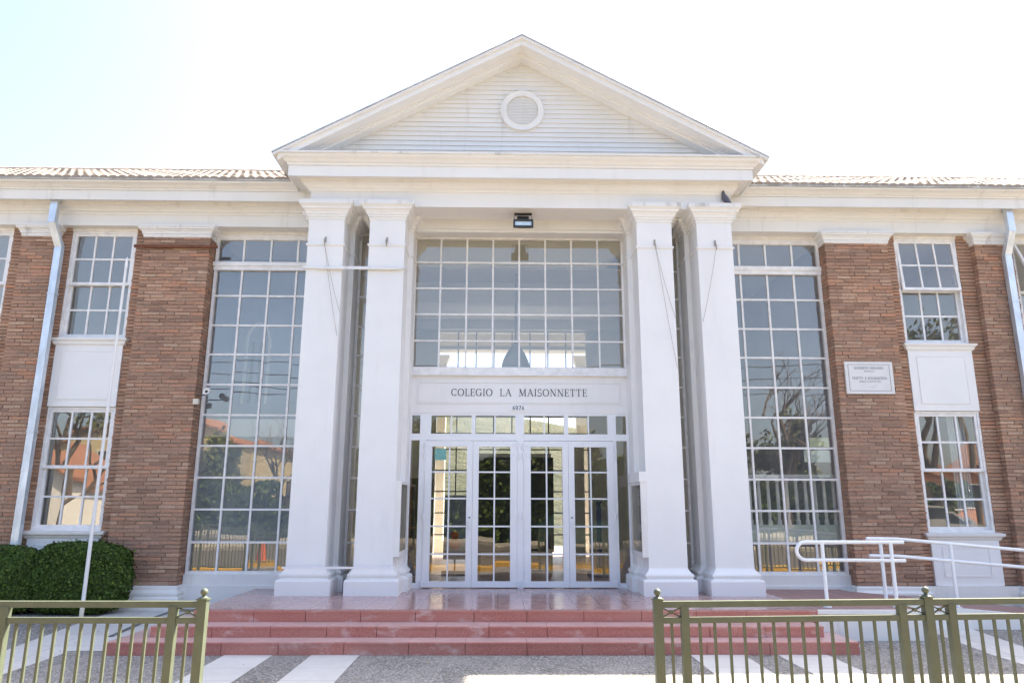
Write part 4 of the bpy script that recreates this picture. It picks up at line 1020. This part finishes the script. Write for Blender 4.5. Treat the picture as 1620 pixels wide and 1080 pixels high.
def street_hedge(xa, xb, h, n, seed, label):
    th = thing('tall_hedge', ((xa+xb)/2, -22, G), label, 'hedge', 'dark hedges across the road')
    rh = random.Random(seed); lv = MB()
    for _ in range(n):
        f_ = rh.random() < .72; x = rh.uniform(xa, xb); top = h+.13*h*math.sin(x*.9)+.08*h*math.sin(x*2.3+1)
        p = Vector((x, -21.2+rh.gauss(0, .18) if f_ else rh.uniform(-22.6, -21.2), G+.1+(top*(rh.random()**.85) if f_ else top*rh.uniform(.9, 1.04))))
        nn = Vector((rh.gauss(0, 1), rh.gauss(.5, 1), rh.gauss(0, 1))).normalized(); a = nn.orthogonal(); b = nn.cross(a); l = rh.uniform(.05, .11)
        i = len(lv.v); lv.v += [tuple(p-a*l), tuple(p+b*l*.6), tuple(p+a*l), tuple(p-b*l*.6)]; lv.f.append((i, i+1, i+2, i+3))
    MB().box(xa+.1, xb-.1, -22.6, -21.5, G, G+h*.85).build('inner_foliage', 'hedge_leaf', th); lv.build('foliage', 'hedge_leaf', th)
street_hedge(-8.5, 8.5, 3.9, 26000, 77, 'tall dark hedge across the road, mirrored in the middle doors')
street_hedge(8.7, 20.5, 2.7, 16000, 78, 'dark hedge across the road, mirrored low in the tall right window')
street_hedge(-17.5, -8.7, 2.0, 11000, 79, 'low dark hedge across the road, mirrored low in the tall left window')
tree(2, -23, 8, 16, 'leafy tree mirrored in the middle doors', 9000)
tree(-3.5, -24, 7.5, 17, 'dark leafy tree mirrored in the left middle door', 9000)
def car(x, y, mat, label):
    t = thing('parked_car', (x, y, G), label, 'car', 'cars parked across the road')
    body = [(-2.1, .35), (2.1, .35), (2.15, .75), (1.35, .92), (.75, 1.38), (-.85, 1.42), (-1.6, .98), (-2.12, .85)]
    MB().prism([(x+a, G+b) for a, b in body], 'y', y-.82, y+.82).build('body', mat, t)
    win = [(1.15, .95), (.68, 1.32), (-.8, 1.35), (-1.35, .98)]
    MB().prism([(x+a, G+b) for a, b in win], 'y', y-.83, y+.83).build('window', 'dark_glass', t)
    for sx in (-1.3, 1.3):
        for sy in (-.75, .75): MB().lathe((x+sx, y+sy, G+.33), [(0, -.1), (.18, -.1), (.33, -.1), (.33, .1), (.18, .1), (0, .1)], 18, 'y').build('wheel', 'tyre', t)
    for sy in (-.6, .6): MB().box(x+2.1, x+2.16, y+sy-.15, y+sy+.15, G+.62, G+.74).build('headlight', 'lamp_reflector', t)
car(3.2, -15.6, 'car_green', 'dark green car mirrored in the right middle doors')
car(15.5, -15.4, 'car_silver', 'silver car mirrored in the lower right window')
cn = thing('traffic_cone', (-6.3, -7.4, G), 'orange traffic cone mirrored at the bottom of the tall left window', 'traffic cone')
MB().lathe((-6.3, -7.4, G), [(.15, .03), (.03, .7), (0, .71)], 16).build('cone', 'hull_orange', cn); MB().box(-6.5, -6.1, -7.6, -7.2, G+.004, G+.035).build('base', 'black_plastic', cn)
wl = thing('utility_line', (0, -19, G), 'overhead cables mirrored across the tall windows', 'cables')
for k, (z, sag) in enumerate(((7.0, .5), (6.6, .6), (6.2, .4), (7.6, .5))):
    p = [(-60+120*i/40, -19-.1*k, z-sag*4*abs(((i/40*3) % 1)-.5-0)*0 - sag*math.sin(math.pi*((i/40*3) % 1))) for i in range(41)]
    MB().tube(p, .022, 5).build('cable', 'black_plastic', wl)
for x in (-20, 20, -60, 60): MB().tube([(x, -19.15, G), (x, -19.15, 8.2)], [.14, .09], 8).box(x-.9, x+.9, -19.2, -19.05, 7.5, 7.62).build('pole', 'bark', wl)
